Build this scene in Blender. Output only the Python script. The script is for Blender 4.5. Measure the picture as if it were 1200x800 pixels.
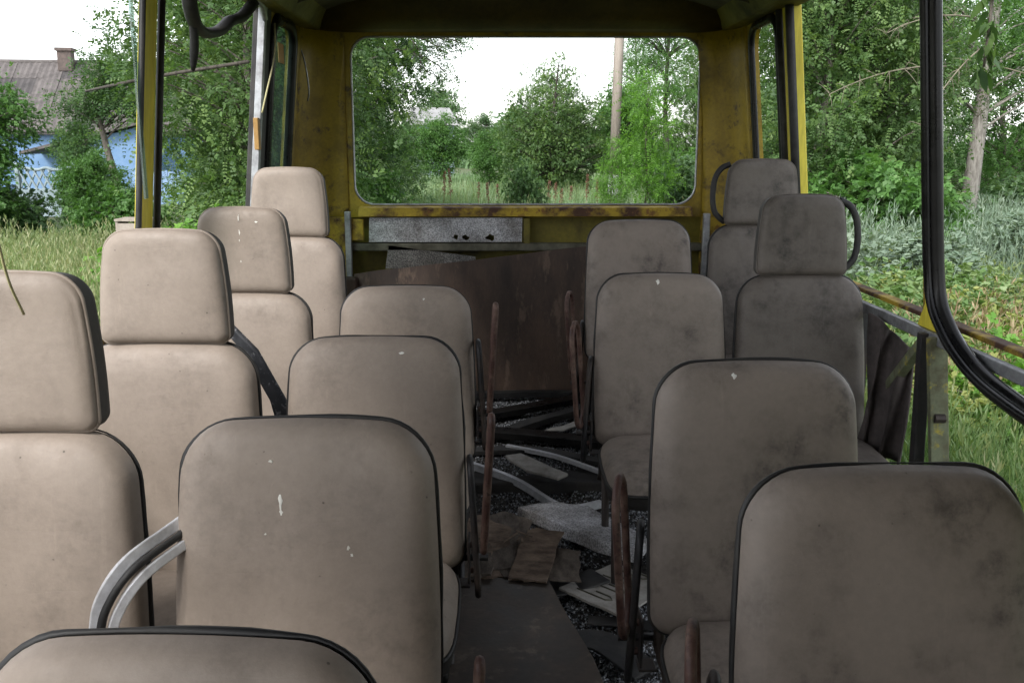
import bpy, bmesh, math, random
import numpy as np
from mathutils import Vector, Matrix, noise, geometry

for o in list(bpy.data.objects):
    bpy.data.objects.remove(o, do_unlink=True)
scene = bpy.context.scene
COL = scene.collection
R = math.radians

# ------------------------------------------------------------------ camera
EYE = 1.40
cam_d = bpy.data.cameras.new('camera')
cam = bpy.data.objects.new('camera', cam_d)
COL.objects.link(cam)
cam.location = (0, 0, EYE)
cam.rotation_euler = (R(90 - 11.81), 0, R(-0.41))
cam_d.sensor_width = 36.0
cam_d.lens = 33.0
cam_d.clip_start = 0.02
cam_d.clip_end = 2000
scene.camera = cam

# ------------------------------------------------------------------ world, sun, exposure
SUN_EL, SUN_AZ = 44.0, 210.0          # azimuth clockwise from +Y: behind the camera and to the left
w = bpy.data.worlds.new('World')
scene.world = w
w.use_nodes = True
nt = w.node_tree
nt.nodes.clear()
wo = nt.nodes.new('ShaderNodeOutputWorld')
bg = nt.nodes.new('ShaderNodeBackground')
sky = nt.nodes.new('ShaderNodeTexSky')
sky.sky_type = 'NISHITA'
sky.sun_disc = False
sky.sun_elevation = R(SUN_EL)
sky.sun_rotation = R(SUN_AZ)
sky.air_density = 1.0
sky.dust_density = 1.0
sky.ozone_density = 1.0
hs = nt.nodes.new('ShaderNodeHueSaturation')
hs.inputs['Saturation'].default_value = 0.22
nt.links.new(sky.outputs[0], hs.inputs['Color'])
nt.links.new(hs.outputs[0], bg.inputs['Color'])
nt.links.new(bg.outputs[0], wo.inputs['Surface'])
bg.inputs['Strength'].default_value = 0.15

sd = bpy.data.lights.new('sun', 'SUN')
sd.energy = 1.5
sd.angle = R(14)
sd.color = (1.0, 0.965, 0.92)
sun = bpy.data.objects.new('sun', sd)
COL.objects.link(sun)
_az, _el = R(SUN_AZ), R(SUN_EL)
_dir = Vector((math.sin(_az) * math.cos(_el), math.cos(_az) * math.cos(_el), math.sin(_el)))
sun.rotation_euler = _dir.to_track_quat('Z', 'Y').to_euler()

scene.view_settings.view_transform = 'Standard'
scene.view_settings.look = 'None'
scene.view_settings.gamma = 1.0
scene.view_settings.exposure = 1.55
scene.render.engine = 'CYCLES'
scene.cycles.max_bounces = 7
scene.cycles.diffuse_bounces = 5
scene.cycles.glossy_bounces = 3
scene.cycles.transmission_bounces = 4
scene.cycles.transparent_max_bounces = 6
scene.cycles.use_denoising = True

# ------------------------------------------------------------------ helpers
def link(o, parent=None):
    COL.objects.link(o)
    if parent is not None:
        o.parent = parent
    return o

def tag(o, label, cat, group=None, kind=None):
    if label: o['label'] = label
    if cat: o['category'] = cat
    if group: o['group'] = group
    if kind: o['kind'] = kind
    return o

def empty(name, loc=(0, 0, 0), rz=0.0):
    o = bpy.data.objects.new(name, None)
    o.empty_display_size = 0.1
    o.location = loc
    o.rotation_euler = (0, 0, rz)
    COL.objects.link(o)
    return o

def mesh_np(name, V, faces, mat=None, smooth=False, rnd=None):
    """V (n,3); faces: list of int arrays of shape (m,k)"""
    me = bpy.data.meshes.new(name)
    V = np.asarray(V, dtype=np.float32)
    faces = [np.asarray(f, dtype=np.int32) for f in faces if len(f)]
    me.vertices.add(len(V))
    me.vertices.foreach_set('co', V.ravel())
    nl = sum(f.size for f in faces)
    nf = sum(len(f) for f in faces)
    me.loops.add(nl)
    me.polygons.add(nf)
    me.loops.foreach_set('vertex_index', np.concatenate([f.ravel() for f in faces]))
    starts, c = [], 0
    for f in faces:
        k = f.shape[1]
        starts.append(c + np.arange(len(f), dtype=np.int32) * k)
        c += f.size
    me.polygons.foreach_set('loop_start', np.concatenate(starts))
    if smooth:
        me.polygons.foreach_set('use_smooth', np.ones(nf, dtype=bool))
    if rnd is not None:
        a = me.attributes.new('rnd', 'FLOAT', 'POINT')
        a.data.foreach_set('value', np.asarray(rnd, dtype=np.float32))
    me.update(calc_edges=True)
    if mat: me.materials.append(mat)
    return me

class MB:
    """collects shapes into one mesh"""
    def __init__(self):
        self.v, self.f = [], []
    def add(self, v, f):
        b = len(self.v)
        self.v += [tuple(p) for p in v]
        self.f += [tuple(i + b for i in q) for q in f]
        return self
    def box(self, c, s, m=None):
        x, y, z = s[0] / 2, s[1] / 2, s[2] / 2
        vs = [Vector((i * x, j * y, k * z)) for i in (-1, 1) for j in (-1, 1) for k in (-1, 1)]
        if m is not None: vs = [m @ p for p in vs]
        vs = [p + Vector(c) for p in vs]
        return self.add(vs, [(0, 1, 3, 2), (4, 6, 7, 5), (0, 4, 5, 1), (2, 3, 7, 6), (0, 2, 6, 4), (1, 5, 7, 3)])
    def hexa(self, p):
        """8 points: bottom ring 0-3, top ring 4-7"""
        return self.add(p, [(3, 2, 1, 0), (4, 5, 6, 7), (0, 1, 5, 4), (1, 2, 6, 5), (2, 3, 7, 6), (3, 0, 4, 7)])
    def bar(self, a, b, wx, wy, up=(0, 0, 1)):
        a, b = Vector(a), Vector(b)
        d = (b - a).normalized()
        s = d.cross(Vector(up))
        if s.length < 1e-4: s = d.cross(Vector((1, 0, 0)))
        s.normalize(); u = s.cross(d)
        p = [q + s * (i * wx / 2) + u * (j * wy / 2) for q in (a, b) for i, j in ((-1, -1), (1, -1), (1, 1), (-1, 1))]
        return self.hexa(p)
    def tube(self, path, r, n=8, closed=False, flat=1.0, upref=(0, 0, 1), phase=0.0):
        P = [Vector(p) for p in path]
        m = len(P)
        rr = r if isinstance(r, (list, tuple)) else [r] * m
        vs, fs = [], []
        prev = None
        for i in range(m):
            if closed: t = P[(i + 1) % m] - P[i - 1]
            else: t = P[min(i + 1, m - 1)] - P[max(i - 1, 0)]
            t.normalize()
            if prev is None:
                s = t.cross(Vector(upref))
                if s.length < 1e-3: s = t.cross(Vector((1, 0, 0)))
            else:
                s = prev - t * prev.dot(t)
            s.normalize(); prev = s.copy()
            u = s.cross(t)
            for k in range(n):
                a = 2 * math.pi * k / n + phase
                vs.append(P[i] + s * (math.cos(a) * rr[i]) + u * (math.sin(a) * rr[i] * flat))
        for i in range(m if closed else m - 1):
            for k in range(n):
                a, b = i * n + k, i * n + (k + 1) % n
                c, d = ((i + 1) % m) * n + (k + 1) % n, ((i + 1) % m) * n + k
                fs.append((a, b, c, d))
        if not closed:
            fs.append(tuple(range(n))[::-1])
            fs.append(tuple((m - 1) * n + k for k in range(n)))
        return self.add(vs, fs)
    def strip(self, pts, nrm, thick):
        """ribbon given as list of (left,right) points, thickened along nrm"""
        vs, fs = [], []
        nv = Vector(nrm) * thick
        for a, b in pts:
            a, b = Vector(a), Vector(b)
            vs += [a, b, b + nv, a + nv]
        for i in range(len(pts) - 1):
            o, q = i * 4, i * 4 + 4
            for k in range(4):
                fs.append((o + k, o + (k + 1) % 4, q + (k + 1) % 4, q + k))
        fs.append((3, 2, 1, 0)); e = (len(pts) - 1) * 4
        fs.append((e, e + 1, e + 2, e + 3))
        return self.add(vs, fs)
    def plate(self, outer, holes, to3d, thick):
        """polygon with holes in 2D, mapped by to3d(u,v,t) with t 0..thick"""
        loops = [outer] + list(holes)
        flat = [p for l in loops for p in l]
        tri = geometry.tessellate_polygon([[Vector((p[0], p[1], 0)) for p in l] for l in loops])
        n = len(flat)
        vs = [to3d(p[0], p[1], 0) for p in flat] + [to3d(p[0], p[1], thick) for p in flat]
        fs = [tuple(t) for t in tri] + [tuple(i + n for i in t)[::-1] for t in tri]
        b = 0
        for l in loops:
            m = len(l)
            for i in range(m):
                a, c = b + i, b + (i + 1) % m
                fs.append((a, c, c + n, a + n))
            b += m
        return self.add(vs, fs)
    def mesh(self, name, mat, smooth=False):
        me = bpy.data.meshes.new(name)
        me.from_pydata([tuple(p) for p in self.v], [], self.f)
        me.update()
        bm = bmesh.new(); bm.from_mesh(me)
        bmesh.ops.recalc_face_normals(bm, faces=bm.faces)
        bm.to_mesh(me); bm.free()
        if smooth:
            me.polygons.foreach_set('use_smooth', np.ones(len(me.polygons), dtype=bool))
        if mat: me.materials.append(mat)
        return me
    def build(self, name, mat, parent=None, smooth=False, bevel=0.0, loc=None, rot=None):
        o = bpy.data.objects.new(name, self.mesh(name, mat, smooth))
        link(o, parent)
        if loc is not None: o.location = loc
        if rot is not None: o.rotation_euler = rot
        if bevel:
            b = o.modifiers.new('bevel', 'BEVEL')
            b.width = bevel; b.segments = 2; b.limit_method = 'ANGLE'; b.angle_limit = R(40)
        return o

def rrect(cx, cy, hw, hh, r, n=7):
    pts = []
    for qx, qy, a0 in ((1, 1, 0), (-1, 1, 90), (-1, -1, 180), (1, -1, 270)):
        for i in range(n + 1):
            a = R(a0 + 90 * i / n)
            pts.append((cx + qx * (hw - r) + r * math.cos(a), cy + qy * (hh - r) + r * math.sin(a)))
    return pts

def bez(a, b, c, n):
    a, b, c = Vector(a), Vector(b), Vector(c)
    return [a * (1 - t) ** 2 + b * 2 * t * (1 - t) + c * t * t for t in [i / n for i in range(n + 1)]]

def smooth_path(pts, n=6):
    """Catmull-Rom through points"""
    P = [Vector(p) for p in pts]
    P = [P[0] * 2 - P[1]] + P + [P[-1] * 2 - P[-2]]
    out = []
    for i in range(1, len(P) - 2):
        for k in range(n):
            t = k / n
            a, b, c, d = P[i - 1], P[i], P[i + 1], P[i + 2]
            out.append(0.5 * ((2 * b) + (c - a) * t + (2 * a - 5 * b + 4 * c - d) * t * t + (3 * b - a - 3 * c + d) * t ** 3))
    out.append(P[-2])
    return out

# ------------------------------------------------------------------ materials
def new_mat(name):
    m = bpy.data.materials.new(name)
    m.use_nodes = True
    t = m.node_tree
    b = t.nodes['Principled BSDF']
    return m, t, b

def N(t, kind, **kw):
    n = t.nodes.new(kind)
    for k, v in kw.items():
        if k in n.inputs: n.inputs[k].default_value = v
        else: setattr(n, k, v)
    return n

def ramp(t, fac, stops):
    r = t.nodes.new('ShaderNodeValToRGB')
    e = r.color_ramp.elements
    while len(e) < len(stops): e.new(0.5)
    for i, (p, c) in enumerate(stops):
        e[i].position = p
        e[i].color = (*c, 1) if len(c) == 3 else c
    t.links.new(fac, r.inputs[0])
    return r

def mix(t, fac, a, b):
    m = t.nodes.new('ShaderNodeMix'); m.data_type = 'RGBA'
    for s, v in ((0, fac), (6, a), (7, b)):
        if hasattr(v, 'is_linked') or hasattr(v, 'links'): t.links.new(v, m.inputs[s])
        else: m.inputs[s].default_value = (*v, 1) if isinstance(v, tuple) else v
    return m.outputs[2]

def coords(t, rand=True, scale=(1, 1, 1)):
    c = N(t, 'ShaderNodeTexCoord')
    mp = N(t, 'ShaderNodeMapping')
    mp.inputs['Scale'].default_value = scale
    t.links.new(c.outputs['Object'], mp.inputs['Vector'])
    if rand:
        oi = N(t, 'ShaderNodeObjectInfo')
        mm = N(t, 'ShaderNodeMath', operation='MULTIPLY'); mm.inputs[1].default_value = 37.0
        t.links.new(oi.outputs['Random'], mm.inputs[0])
        cb = N(t, 'ShaderNodeCombineXYZ')
        for i in range(3): t.links.new(mm.outputs[0], cb.inputs[i])
        t.links.new(cb.outputs[0], mp.inputs['Location'])
    return mp.outputs[0]

def noise_n(t, vec, scale, detail=5, rough=0.6):
    n = N(t, 'ShaderNodeTexNoise')
    n.inputs['Scale'].default_value = scale
    n.inputs['Detail'].default_value = detail
    n.inputs['Roughness'].default_value = rough
    t.links.new(vec, n.inputs['Vector'])
    return n.outputs[0]

def bump(t, b, h, strength, dist=0.01):
    bp = N(t, 'ShaderNodeBump')
    bp.inputs['Strength'].default_value = strength
    bp.inputs['Distance'].default_value = dist
    t.links.new(h, bp.inputs['Height'])
    t.links.new(bp.outputs[0], b.inputs['Normal'])

def worn(name, base, dirt, rough=0.6, metal=0.0, scale=5, lo=0.42, hi=0.68, bstr=0.2, fine=60, stretch=(1, 1, 1), spec=0.4, third=None):
    m, t, b = new_mat(name)
    v = coords(t, True, stretch)
    n1 = noise_n(t, v, scale, 8, 0.65)
    r1 = ramp(t, n1, [(lo, (0, 0, 0)), (hi, (1, 1, 1))])
    n2 = noise_n(t, v, fine, 4, 0.6)
    c = mix(t, r1.outputs[0], base, dirt)
    if third:
        n3 = noise_n(t, v, scale * 2.7, 6, 0.7)
        r3 = ramp(t, n3, [(0.56, (0, 0, 0)), (0.66, (1, 1, 1))])
        c = mix(t, r3.outputs[0], c, third)
    r2 = ramp(t, n2, [(0.3, (0.82, 0.82, 0.82)), (0.7, (1.1, 1.1, 1.1))])
    mm = N(t, 'ShaderNodeMix', data_type='RGBA', blend_type='MULTIPLY'); mm.inputs[0].default_value = 1
    t.links.new(c, mm.inputs[6]); t.links.new(r2.outputs[0], mm.inputs[7])
    t.links.new(mm.outputs[2], b.inputs['Base Color'])
    rr = ramp(t, n1, [(0.3, (rough - .08,) * 3), (0.7, (min(1, rough + .12),) * 3)])
    t.links.new(rr.outputs[0], b.inputs['Roughness'])
    b.inputs['Metallic'].default_value = metal
    b.inputs['Specular IOR Level'].default_value = spec
    if bstr: bump(t, b, n2, bstr, 0.004)
    return m

def vinyl(name, base, grime, amount, rough=0.55):
    """leatherette with blotchy ingrained dirt, scuffs and fine grain"""
    m, t, b = new_mat(name)
    v = coords(t)
    big = noise_n(t, v, 5.5, 4, 0.55)
    mid = noise_n(t, v, 21, 9, 0.74)
    fine = noise_n(t, v, 75, 5, 0.7)
    mb = ramp(t, big, [(0.40, (0, 0, 0)), (0.68, (1, 1, 1))])
    mmid = ramp(t, mid, [(0.43, (0, 0, 0)), (0.66, (1, 1, 1))])
    ml = N(t, 'ShaderNodeMath', operation='MULTIPLY'); t.links.new(mb.outputs[0], ml.inputs[0]); t.links.new(mmid.outputs[0], ml.inputs[1])
    ad = N(t, 'ShaderNodeMath', operation='MULTIPLY_ADD'); t.links.new(mb.outputs[0], ad.inputs[0]); ad.inputs[1].default_value = 0.28; t.links.new(ml.outputs[0], ad.inputs[2])
    sc = N(t, 'ShaderNodeMath', operation='MULTIPLY', use_clamp=True); t.links.new(ad.outputs[0], sc.inputs[0]); sc.inputs[1].default_value = amount
    c = mix(t, sc.outputs[0], base, grime)
    # long faint scuffs
    v2 = coords(t, True, (9, 9, 1.4))
    sf = noise_n(t, v2, 2.2, 6, 0.75)
    rs = ramp(t, sf, [(0.60, (0, 0, 0)), (0.72, (0.35, 0.35, 0.35))])
    c = mix(t, rs.outputs[0], c, tuple(x * 1.35 for x in base))
    # tiny dark specks
    vo = N(t, 'ShaderNodeTexVoronoi'); vo.inputs['Scale'].default_value = 42; t.links.new(v, vo.inputs['Vector'])
    rv = ramp(t, vo.outputs['Distance'], [(0.06, (0.65, 0.65, 0.65)), (0.10, (0, 0, 0))])
    gate = ramp(t, mid, [(0.55, (0, 0, 0)), (0.6, (1, 1, 1))])
    g = N(t, 'ShaderNodeMath', operation='MULTIPLY'); t.links.new(rv.outputs[0], g.inputs[0]); t.links.new(gate.outputs[0], g.inputs[1])
    c = mix(t, g.outputs[0], c, (0.03, 0.025, 0.02))
    r2 = ramp(t, fine, [(0.3, (0.93, 0.93, 0.93)), (0.7, (1.05, 1.05, 1.05))])
    mm = N(t, 'ShaderNodeMix', data_type='RGBA', blend_type='MULTIPLY'); mm.inputs[0].default_value = 1
    t.links.new(c, mm.inputs[6]); t.links.new(r2.outputs[0], mm.inputs[7])
    t.links.new(mm.outputs[2], b.inputs['Base Color'])
    rr = ramp(t, mid, [(0.3, (rough - .1,) * 3), (0.7, (rough + .15,) * 3)])
    t.links.new(rr.outputs[0], b.inputs['Roughness'])
    b.inputs['Specular IOR Level'].default_value = 0.35
    h = N(t, 'ShaderNodeMath', operation='MULTIPLY_ADD'); t.links.new(big, h.inputs[0]); h.inputs[1].default_value = 2.5; t.links.new(fine, h.inputs[2])
    v3 = coords(t, True, (2.0, 2.0, 9.0))
    wr = noise_n(t, v3, 2.6, 3, 0.55)
    rw = ramp(t, wr, [(0.46, (0, 0, 0)), (0.5, (1, 1, 1)), (0.54, (0, 0, 0))])
    gt = ramp(t, big, [(0.45, (0, 0, 0)), (0.6, (1, 1, 1))])
    mw = N(t, 'ShaderNodeMath', operation='MULTIPLY'); t.links.new(rw.outputs[0], mw.inputs[0]); t.links.new(gt.outputs[0], mw.inputs[1])
    h2 = N(t, 'ShaderNodeMath', operation='MULTIPLY_ADD'); t.links.new(mw.outputs[0], h2.inputs[0]); h2.inputs[1].default_value = -0.16; t.links.new(h.outputs[0], h2.inputs[2])
    bump(t, b, h2.outputs[0], 0.13, 0.007)
    return m

def speckle(name, a, bcol, scale=160, lo=0.42, hi=0.58, rough=0.9, bstr=0.6):
    m, t, b = new_mat(name)
    v = coords(t)
    n = noise_n(t, v, scale, 3, 0.8)
    n2 = noise_n(t, v, 6, 6, 0.6)
    r = ramp(t, n, [(lo, bcol), (hi, a)])
    r2 = ramp(t, n2, [(0.34, (0.40, 0.38, 0.35)), (0.62, (1.05, 1.05, 1.05))])
    mm = N(t, 'ShaderNodeMix', data_type='RGBA', blend_type='MULTIPLY'); mm.inputs[0].default_value = 1
    t.links.new(r.outputs[0], mm.inputs[6]); t.links.new(r2.outputs[0], mm.inputs[7])
    t.links.new(mm.outputs[2], b.inputs['Base Color'])
    b.inputs['Roughness'].default_value = rough
    bump(t, b, n, bstr, 0.004)
    return m

def foliage(name, c0, c1, c2, trans=0.35, rough=0.5):
    m, t, b = new_mat(name)
    at = N(t, 'ShaderNodeAttribute'); at.attribute_name = 'rnd'
    r = ramp(t, at.outputs['Fac'], [(0.0, c0), (0.55, c1), (1.0, c2)])
    t.links.new(r.outputs[0], b.inputs['Base Color'])
    b.inputs['Roughness'].default_value = rough
    b.inputs['Specular IOR Level'].default_value = 0.35
    tr = N(t, 'ShaderNodeBsdfTranslucent')
    br = N(t, 'ShaderNodeMix', data_type='RGBA', blend_type='MULTIPLY'); br.inputs[0].default_value = 1
    t.links.new(r.outputs[0], br.inputs[6]); br.inputs[7].default_value = (1.5, 1.6, 0.7, 1)
    t.links.new(br.outputs[2], tr.inputs['Color'])
    ms = N(t, 'ShaderNodeMixShader'); ms.inputs[0].default_value = trans
    out = t.nodes['Material Output']
    t.links.new(b.outputs[0], ms.inputs[1]); t.links.new(tr.outputs[0], ms.inputs[2])
    t.links.new(ms.outputs[0], out.inputs['Surface'])
    return m

M = {}
M['vinyl'] = vinyl('beige_vinyl', (0.266, 0.221, 0.184), (0.12, 0.097, 0.08), 0.42)
M['vinyl_grimy'] = vinyl('grimy_vinyl', (0.215, 0.181, 0.155), (0.055, 0.047, 0.041), 0.8)
M['vinyl_dark'] = vinyl('sooty_vinyl', (0.122, 0.105, 0.092), (0.042, 0.037, 0.033), 0.9)
M['piping'] = worn('black_piping', (0.012, 0.012, 0.013), (0.03, 0.028, 0.025), 0.5, bstr=0)
M['shell'] = worn('dark_seat_shell', (0.030, 0.028, 0.027), (0.06, 0.05, 0.042), 0.65)
M['steel'] = worn('dark_steel', (0.025, 0.025, 0.027), (0.055, 0.04, 0.032), 0.55, 0.3)
M['rusty'] = worn('rust_brown_tube', (0.060, 0.028, 0.022), (0.16, 0.105, 0.08), 0.6, 0.0, scale=22, lo=0.45, hi=0.7, third=(0.03, 0.018, 0.014))
M['yellow'] = worn('yellow_bus_paint', (0.32, 0.225, 0.010), (0.12, 0.08, 0.010), 0.5, scale=3.5, lo=0.42, hi=0.70, third=(0.07, 0.045, 0.015))
M['yellow_clean'] = worn('yellow_pillar_paint', (0.70, 0.60, 0.06), (0.55, 0.45, 0.04), 0.45, scale=9, stretch=(1, 1, 0.2))
M['yellow_rust'] = worn('rusted_yellow_paint', (0.36, 0.25, 0.02), (0.06, 0.027, 0.014), 0.7, scale=7, lo=0.44, hi=0.58, third=(0.16, 0.075, 0.02))
M['olive'] = worn('soiled_olive_paint', (0.15, 0.125, 0.012), (0.04, 0.034, 0.012), 0.6, scale=4)
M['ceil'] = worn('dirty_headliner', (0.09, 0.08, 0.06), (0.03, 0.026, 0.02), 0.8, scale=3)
M['header'] = worn('shaded_yellow_header', (0.085, 0.058, 0.010), (0.04, 0.028, 0.008), 0.6, scale=3)  # yellow darkened in the colour to stand in for the unlit top
M['frame_grey'] = worn('grey_green_frame', (0.12, 0.115, 0.085), (0.05, 0.045, 0.03), 0.6, 0.2, scale=9)
M['strut'] = worn('chipped_green_strut', (0.16, 0.18, 0.11), (0.07, 0.055, 0.03), 0.6, 0.1, scale=9, third=(0.36, 0.30, 0.04))
M['rubber'] = worn('black_rubber', (0.006, 0.006, 0.0065), (0.014, 0.0135, 0.013), 0.27, scale=8, fine=30, bstr=0.15, spec=0.2)
M['rubber_matt'] = worn('dusty_rubber', (0.014, 0.014, 0.015), (0.05, 0.048, 0.045), 0.6, scale=8)
M['alu'] = worn('scratched_aluminium', (0.50, 0.51, 0.54), (0.28, 0.28, 0.30), 0.45, 0.9, scale=10)
M['alu_bright'] = worn('bright_trim', (0.66, 0.67, 0.70), (0.45, 0.45, 0.47), 0.4, 0.35, scale=10)
M['chipped'] = worn('chipped_dark_bar', (0.035, 0.037, 0.042), (0.06, 0.06, 0.065), 0.5, 0.2, scale=18, third=(0.30, 0.30, 0.31))
M['alu_dull'] = worn('dull_aluminium', (0.40, 0.41, 0.43), (0.20, 0.20, 0.205), 0.45, 0.7, scale=10)
M['hardboard'] = worn('brown_hardboard', (0.070, 0.041, 0.027), (0.026, 0.017, 0.013), 0.55, scale=2.6, lo=0.38, hi=0.66, stretch=(2.2, 1, 0.7), third=(0.105, 0.07, 0.05))
M['plyfilm'] = worn('dark_film_plywood', (0.036, 0.029, 0.024), (0.08, 0.06, 0.047), 0.55, scale=6, third=(0.10, 0.08, 0.062))
M['plywood'] = worn('torn_plywood', (0.17, 0.14, 0.115), (0.055, 0.044, 0.036), 0.9, scale=5, lo=.36, hi=.66, stretch=(5, 2.0, 3), bstr=.35, fine=50)
M['plywood_pale'] = worn('torn_plywood_core', (0.24, 0.175, 0.13), (0.095, 0.068, 0.05), 0.9, scale=6, lo=.36, hi=.62, stretch=(2.2, 4, 3), bstr=.35, fine=50)
M['foam'] = speckle('grey_foam', (0.68, 0.68, 0.71), (0.25, 0.25, 0.265))
M['foam_dark'] = speckle('dark_foam', (0.25, 0.24, 0.23), (0.05, 0.05, 0.05))
M['floor'] = worn('black_floor_mat', (0.022, 0.021, 0.021), (0.05, 0.045, 0.04), 0.8, scale=6)
M['debris'] = speckle('black_grit', (0.14, 0.13, 0.12), (0.018, 0.017, 0.016), 90, 0.45, 0.7, 0.8, 1.0)
M['plate'] = worn('pale_cast_plate', (0.36, 0.345, 0.32), (0.2, 0.185, 0.165), 0.7, scale=9)
M['cloth'] = worn('dark_torn_cloth', (0.085, 0.07, 0.066), (0.04, 0.034, 0.032), 0.9, scale=7)
M['splat'] = worn('white_droppings', (0.75, 0.74, 0.70), (0.6, 0.58, 0.52), 0.8, bstr=0)
M['paper'] = worn('orange_sticker', (0.45, 0.20, 0.06), (0.55, 0.38, 0.2), 0.7)
M['tan'] = worn('tan_hinge', (0.34, 0.20, 0.06), (0.22, 0.12, 0.04), 0.6)
M['cable'] = worn('pale_cable', (0.45, 0.42, 0.22), (0.3, 0.27, 0.16), 0.6, bstr=0)

m, t, b = new_mat('crumbled_glass')
b.inputs['Roughness'].default_value = 0.22
b.inputs['Specular IOR Level'].default_value = 0.8
at = N(t, 'ShaderNodeAttribute'); at.attribute_name = 'rnd'
rr = ramp(t, at.outputs['Fac'], [(0.0, (0.02, 0.022, 0.026)), (0.35, (0.17, 0.18, 0.195)), (0.85, (0.36, 0.375, 0.405)), (1.0, (0.58, 0.60, 0.64))])
t.links.new(rr.outputs[0], b.inputs['Base Color'])
M['crumb'] = m

m, t, b = new_mat('dirty_window_glass')
v = coords(t)
nn = noise_n(t, v, 7, 6, 0.65)
rr = ramp(t, nn, [(0.3, (0.25, 0.25, 0.25)), (0.75, (0.62, 0.62, 0.62))])
tp = N(t, 'ShaderNodeBsdfTransparent'); tp.inputs[0].default_value = (0.72, 0.86, 0.82, 1)
b.inputs['Base Color'].default_value = (0.16, 0.20, 0.19, 1)
b.inputs['Roughness'].default_value = 0.18
ms = N(t, 'ShaderNodeMixShader')
t.links.new(rr.outputs[0], ms.inputs[0]); t.links.new(tp.outputs[0], ms.inputs[1]); t.links.new(b.outputs[0], ms.inputs[2])
t.links.new(ms.outputs[0], t.nodes['Material Output'].inputs['Surface'])
M['glass'] = m

M['bark'] = worn('grey_bark', (0.17, 0.15, 0.13), (0.06, 0.05, 0.042), 0.9, scale=9, stretch=(3, 3, 0.7), bstr=0.8, fine=30)
M['bark_pale'] = worn('pale_bark', (0.30, 0.28, 0.25), (0.13, 0.115, 0.10), 0.9, scale=8, stretch=(3, 3, 0.6), bstr=0.8, fine=25)
M['bark_dark'] = worn('dark_bark', (0.07, 0.06, 0.05), (0.03, 0.026, 0.022), 0.9, scale=9, stretch=(3, 3, 0.7), bstr=0.8, fine=30)
M['twig'] = worn('bare_twig', (0.20, 0.18, 0.13), (0.11, 0.095, 0.07), 0.9, bstr=0)
M['leaf_locust'] = foliage('locust_leaves', (0.042, 0.085, 0.030), (0.092, 0.165, 0.054), (0.20, 0.29, 0.10))
M['leaf_deep'] = foliage('deep_green_leaves', (0.032, 0.070, 0.028), (0.068, 0.138, 0.048), (0.15, 0.245, 0.088))
M['leaf_mid'] = foliage('mid_green_leaves', (0.044, 0.106, 0.025), (0.081, 0.181, 0.045), (0.138, 0.263, 0.075))
M['leaf_bright'] = foliage('bright_green_leaves', (0.075, 0.175, 0.025), (0.125, 0.275, 0.044), (0.213, 0.388, 0.075))
M['leaf_pale'] = foliage('pale_green_leaves', (0.062, 0.125, 0.056), (0.106, 0.188, 0.088), (0.175, 0.263, 0.125))
M['grass'] = foliage('green_grass', (0.05, 0.115, 0.03), (0.105, 0.185, 0.06), (0.20, 0.27, 0.12), 0.3)
M['grass_dry'] = foliage('seeding_grass', (0.10, 0.17, 0.055), (0.18, 0.235, 0.10), (0.36, 0.345, 0.21), 0.3)
M['meadow'] = foliage('meadow_grass', (0.12, 0.21, 0.10), (0.19, 0.28, 0.15), (0.28, 0.35, 0.21), 0.3)
M['wormwood'] = foliage('silvery_wormwood', (0.085, 0.14, 0.09), (0.15, 0.21, 0.15), (0.26, 0.32, 0.25), 0.25, 0.8)
M['weed'] = foliage('yellow_green_weed', (0.10, 0.15, 0.035), (0.19, 0.235, 0.065), (0.31, 0.33, 0.12), 0.3, 0.7)
M['dry'] = foliage('dry_brown_weed', (0.13, 0.095, 0.055), (0.22, 0.155, 0.095), (0.32, 0.26, 0.16), 0.2, 0.8)
M['dock'] = foliage('red_brown_dock', (0.13, 0.065, 0.045), (0.21, 0.11, 0.08), (0.29, 0.18, 0.13), 0.2, 0.8)
M['soil'] = worn('grassy_soil', (0.075, 0.105, 0.04), (0.10, 0.10, 0.055), 0.95, scale=1.2, fine=25, bstr=0.8)
M['road'] = worn('pale_dirt_track', (0.36, 0.33, 0.28), (0.27, 0.24, 0.2), 0.95, scale=1.2)
M['slate'] = worn('grey_roof_sheet', (0.125, 0.112, 0.108), (0.078, 0.07, 0.068), 0.9, scale=2.2, fine=14)
M['slate_dark'] = worn('dark_roof_sheet', (0.075, 0.068, 0.068), (0.05, 0.047, 0.047), 0.9, scale=2.2, fine=14)
M['bluewall'] = worn('blue_limewash', (0.14, 0.245, 0.42), (0.18, 0.285, 0.44), 0.85, scale=3)
M['bluewood'] = worn('pale_blue_wood', (0.21, 0.31, 0.47), (0.16, 0.25, 0.40), 0.8, scale=3)
M['brick'] = worn('chimney_brick', (0.13, 0.10, 0.09), (0.07, 0.06, 0.055), 0.95, scale=5)
M['concrete'] = worn('bluish_white_concrete', (0.25, 0.31, 0.34), (0.17, 0.22, 0.24), 0.85, scale=3)
M['pole'] = worn('weathered_pole', (0.33, 0.285, 0.245), (0.23, 0.195, 0.165), 0.9, scale=3, stretch=(4, 4, 0.5))
M['whitewash'] = worn('whitewashed_pole', (0.62, 0.62, 0.66), (0.45, 0.44, 0.45), 0.9, scale=5)
M['farroof'] = worn('far_grey_roof', (0.30, 0.30, 0.30), (0.22, 0.22, 0.22), 0.9, scale=2)

# ------------------------------------------------------------------ ground
GZ = -0.60
rng = np.random.default_rng(7)

def gz(x, y):
    return GZ + 0.10 * math.sin(x * 0.31 + 1.3) * math.cos(y * 0.23) + 0.02 * math.sin(x * 1.7 + y * 1.1)

def gz_np(x, y):
    return GZ + 0.10 * np.sin(x * 0.31 + 1.3) * np.cos(y * 0.23) + 0.02 * np.sin(x * 1.7 + y * 1.1)

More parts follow.
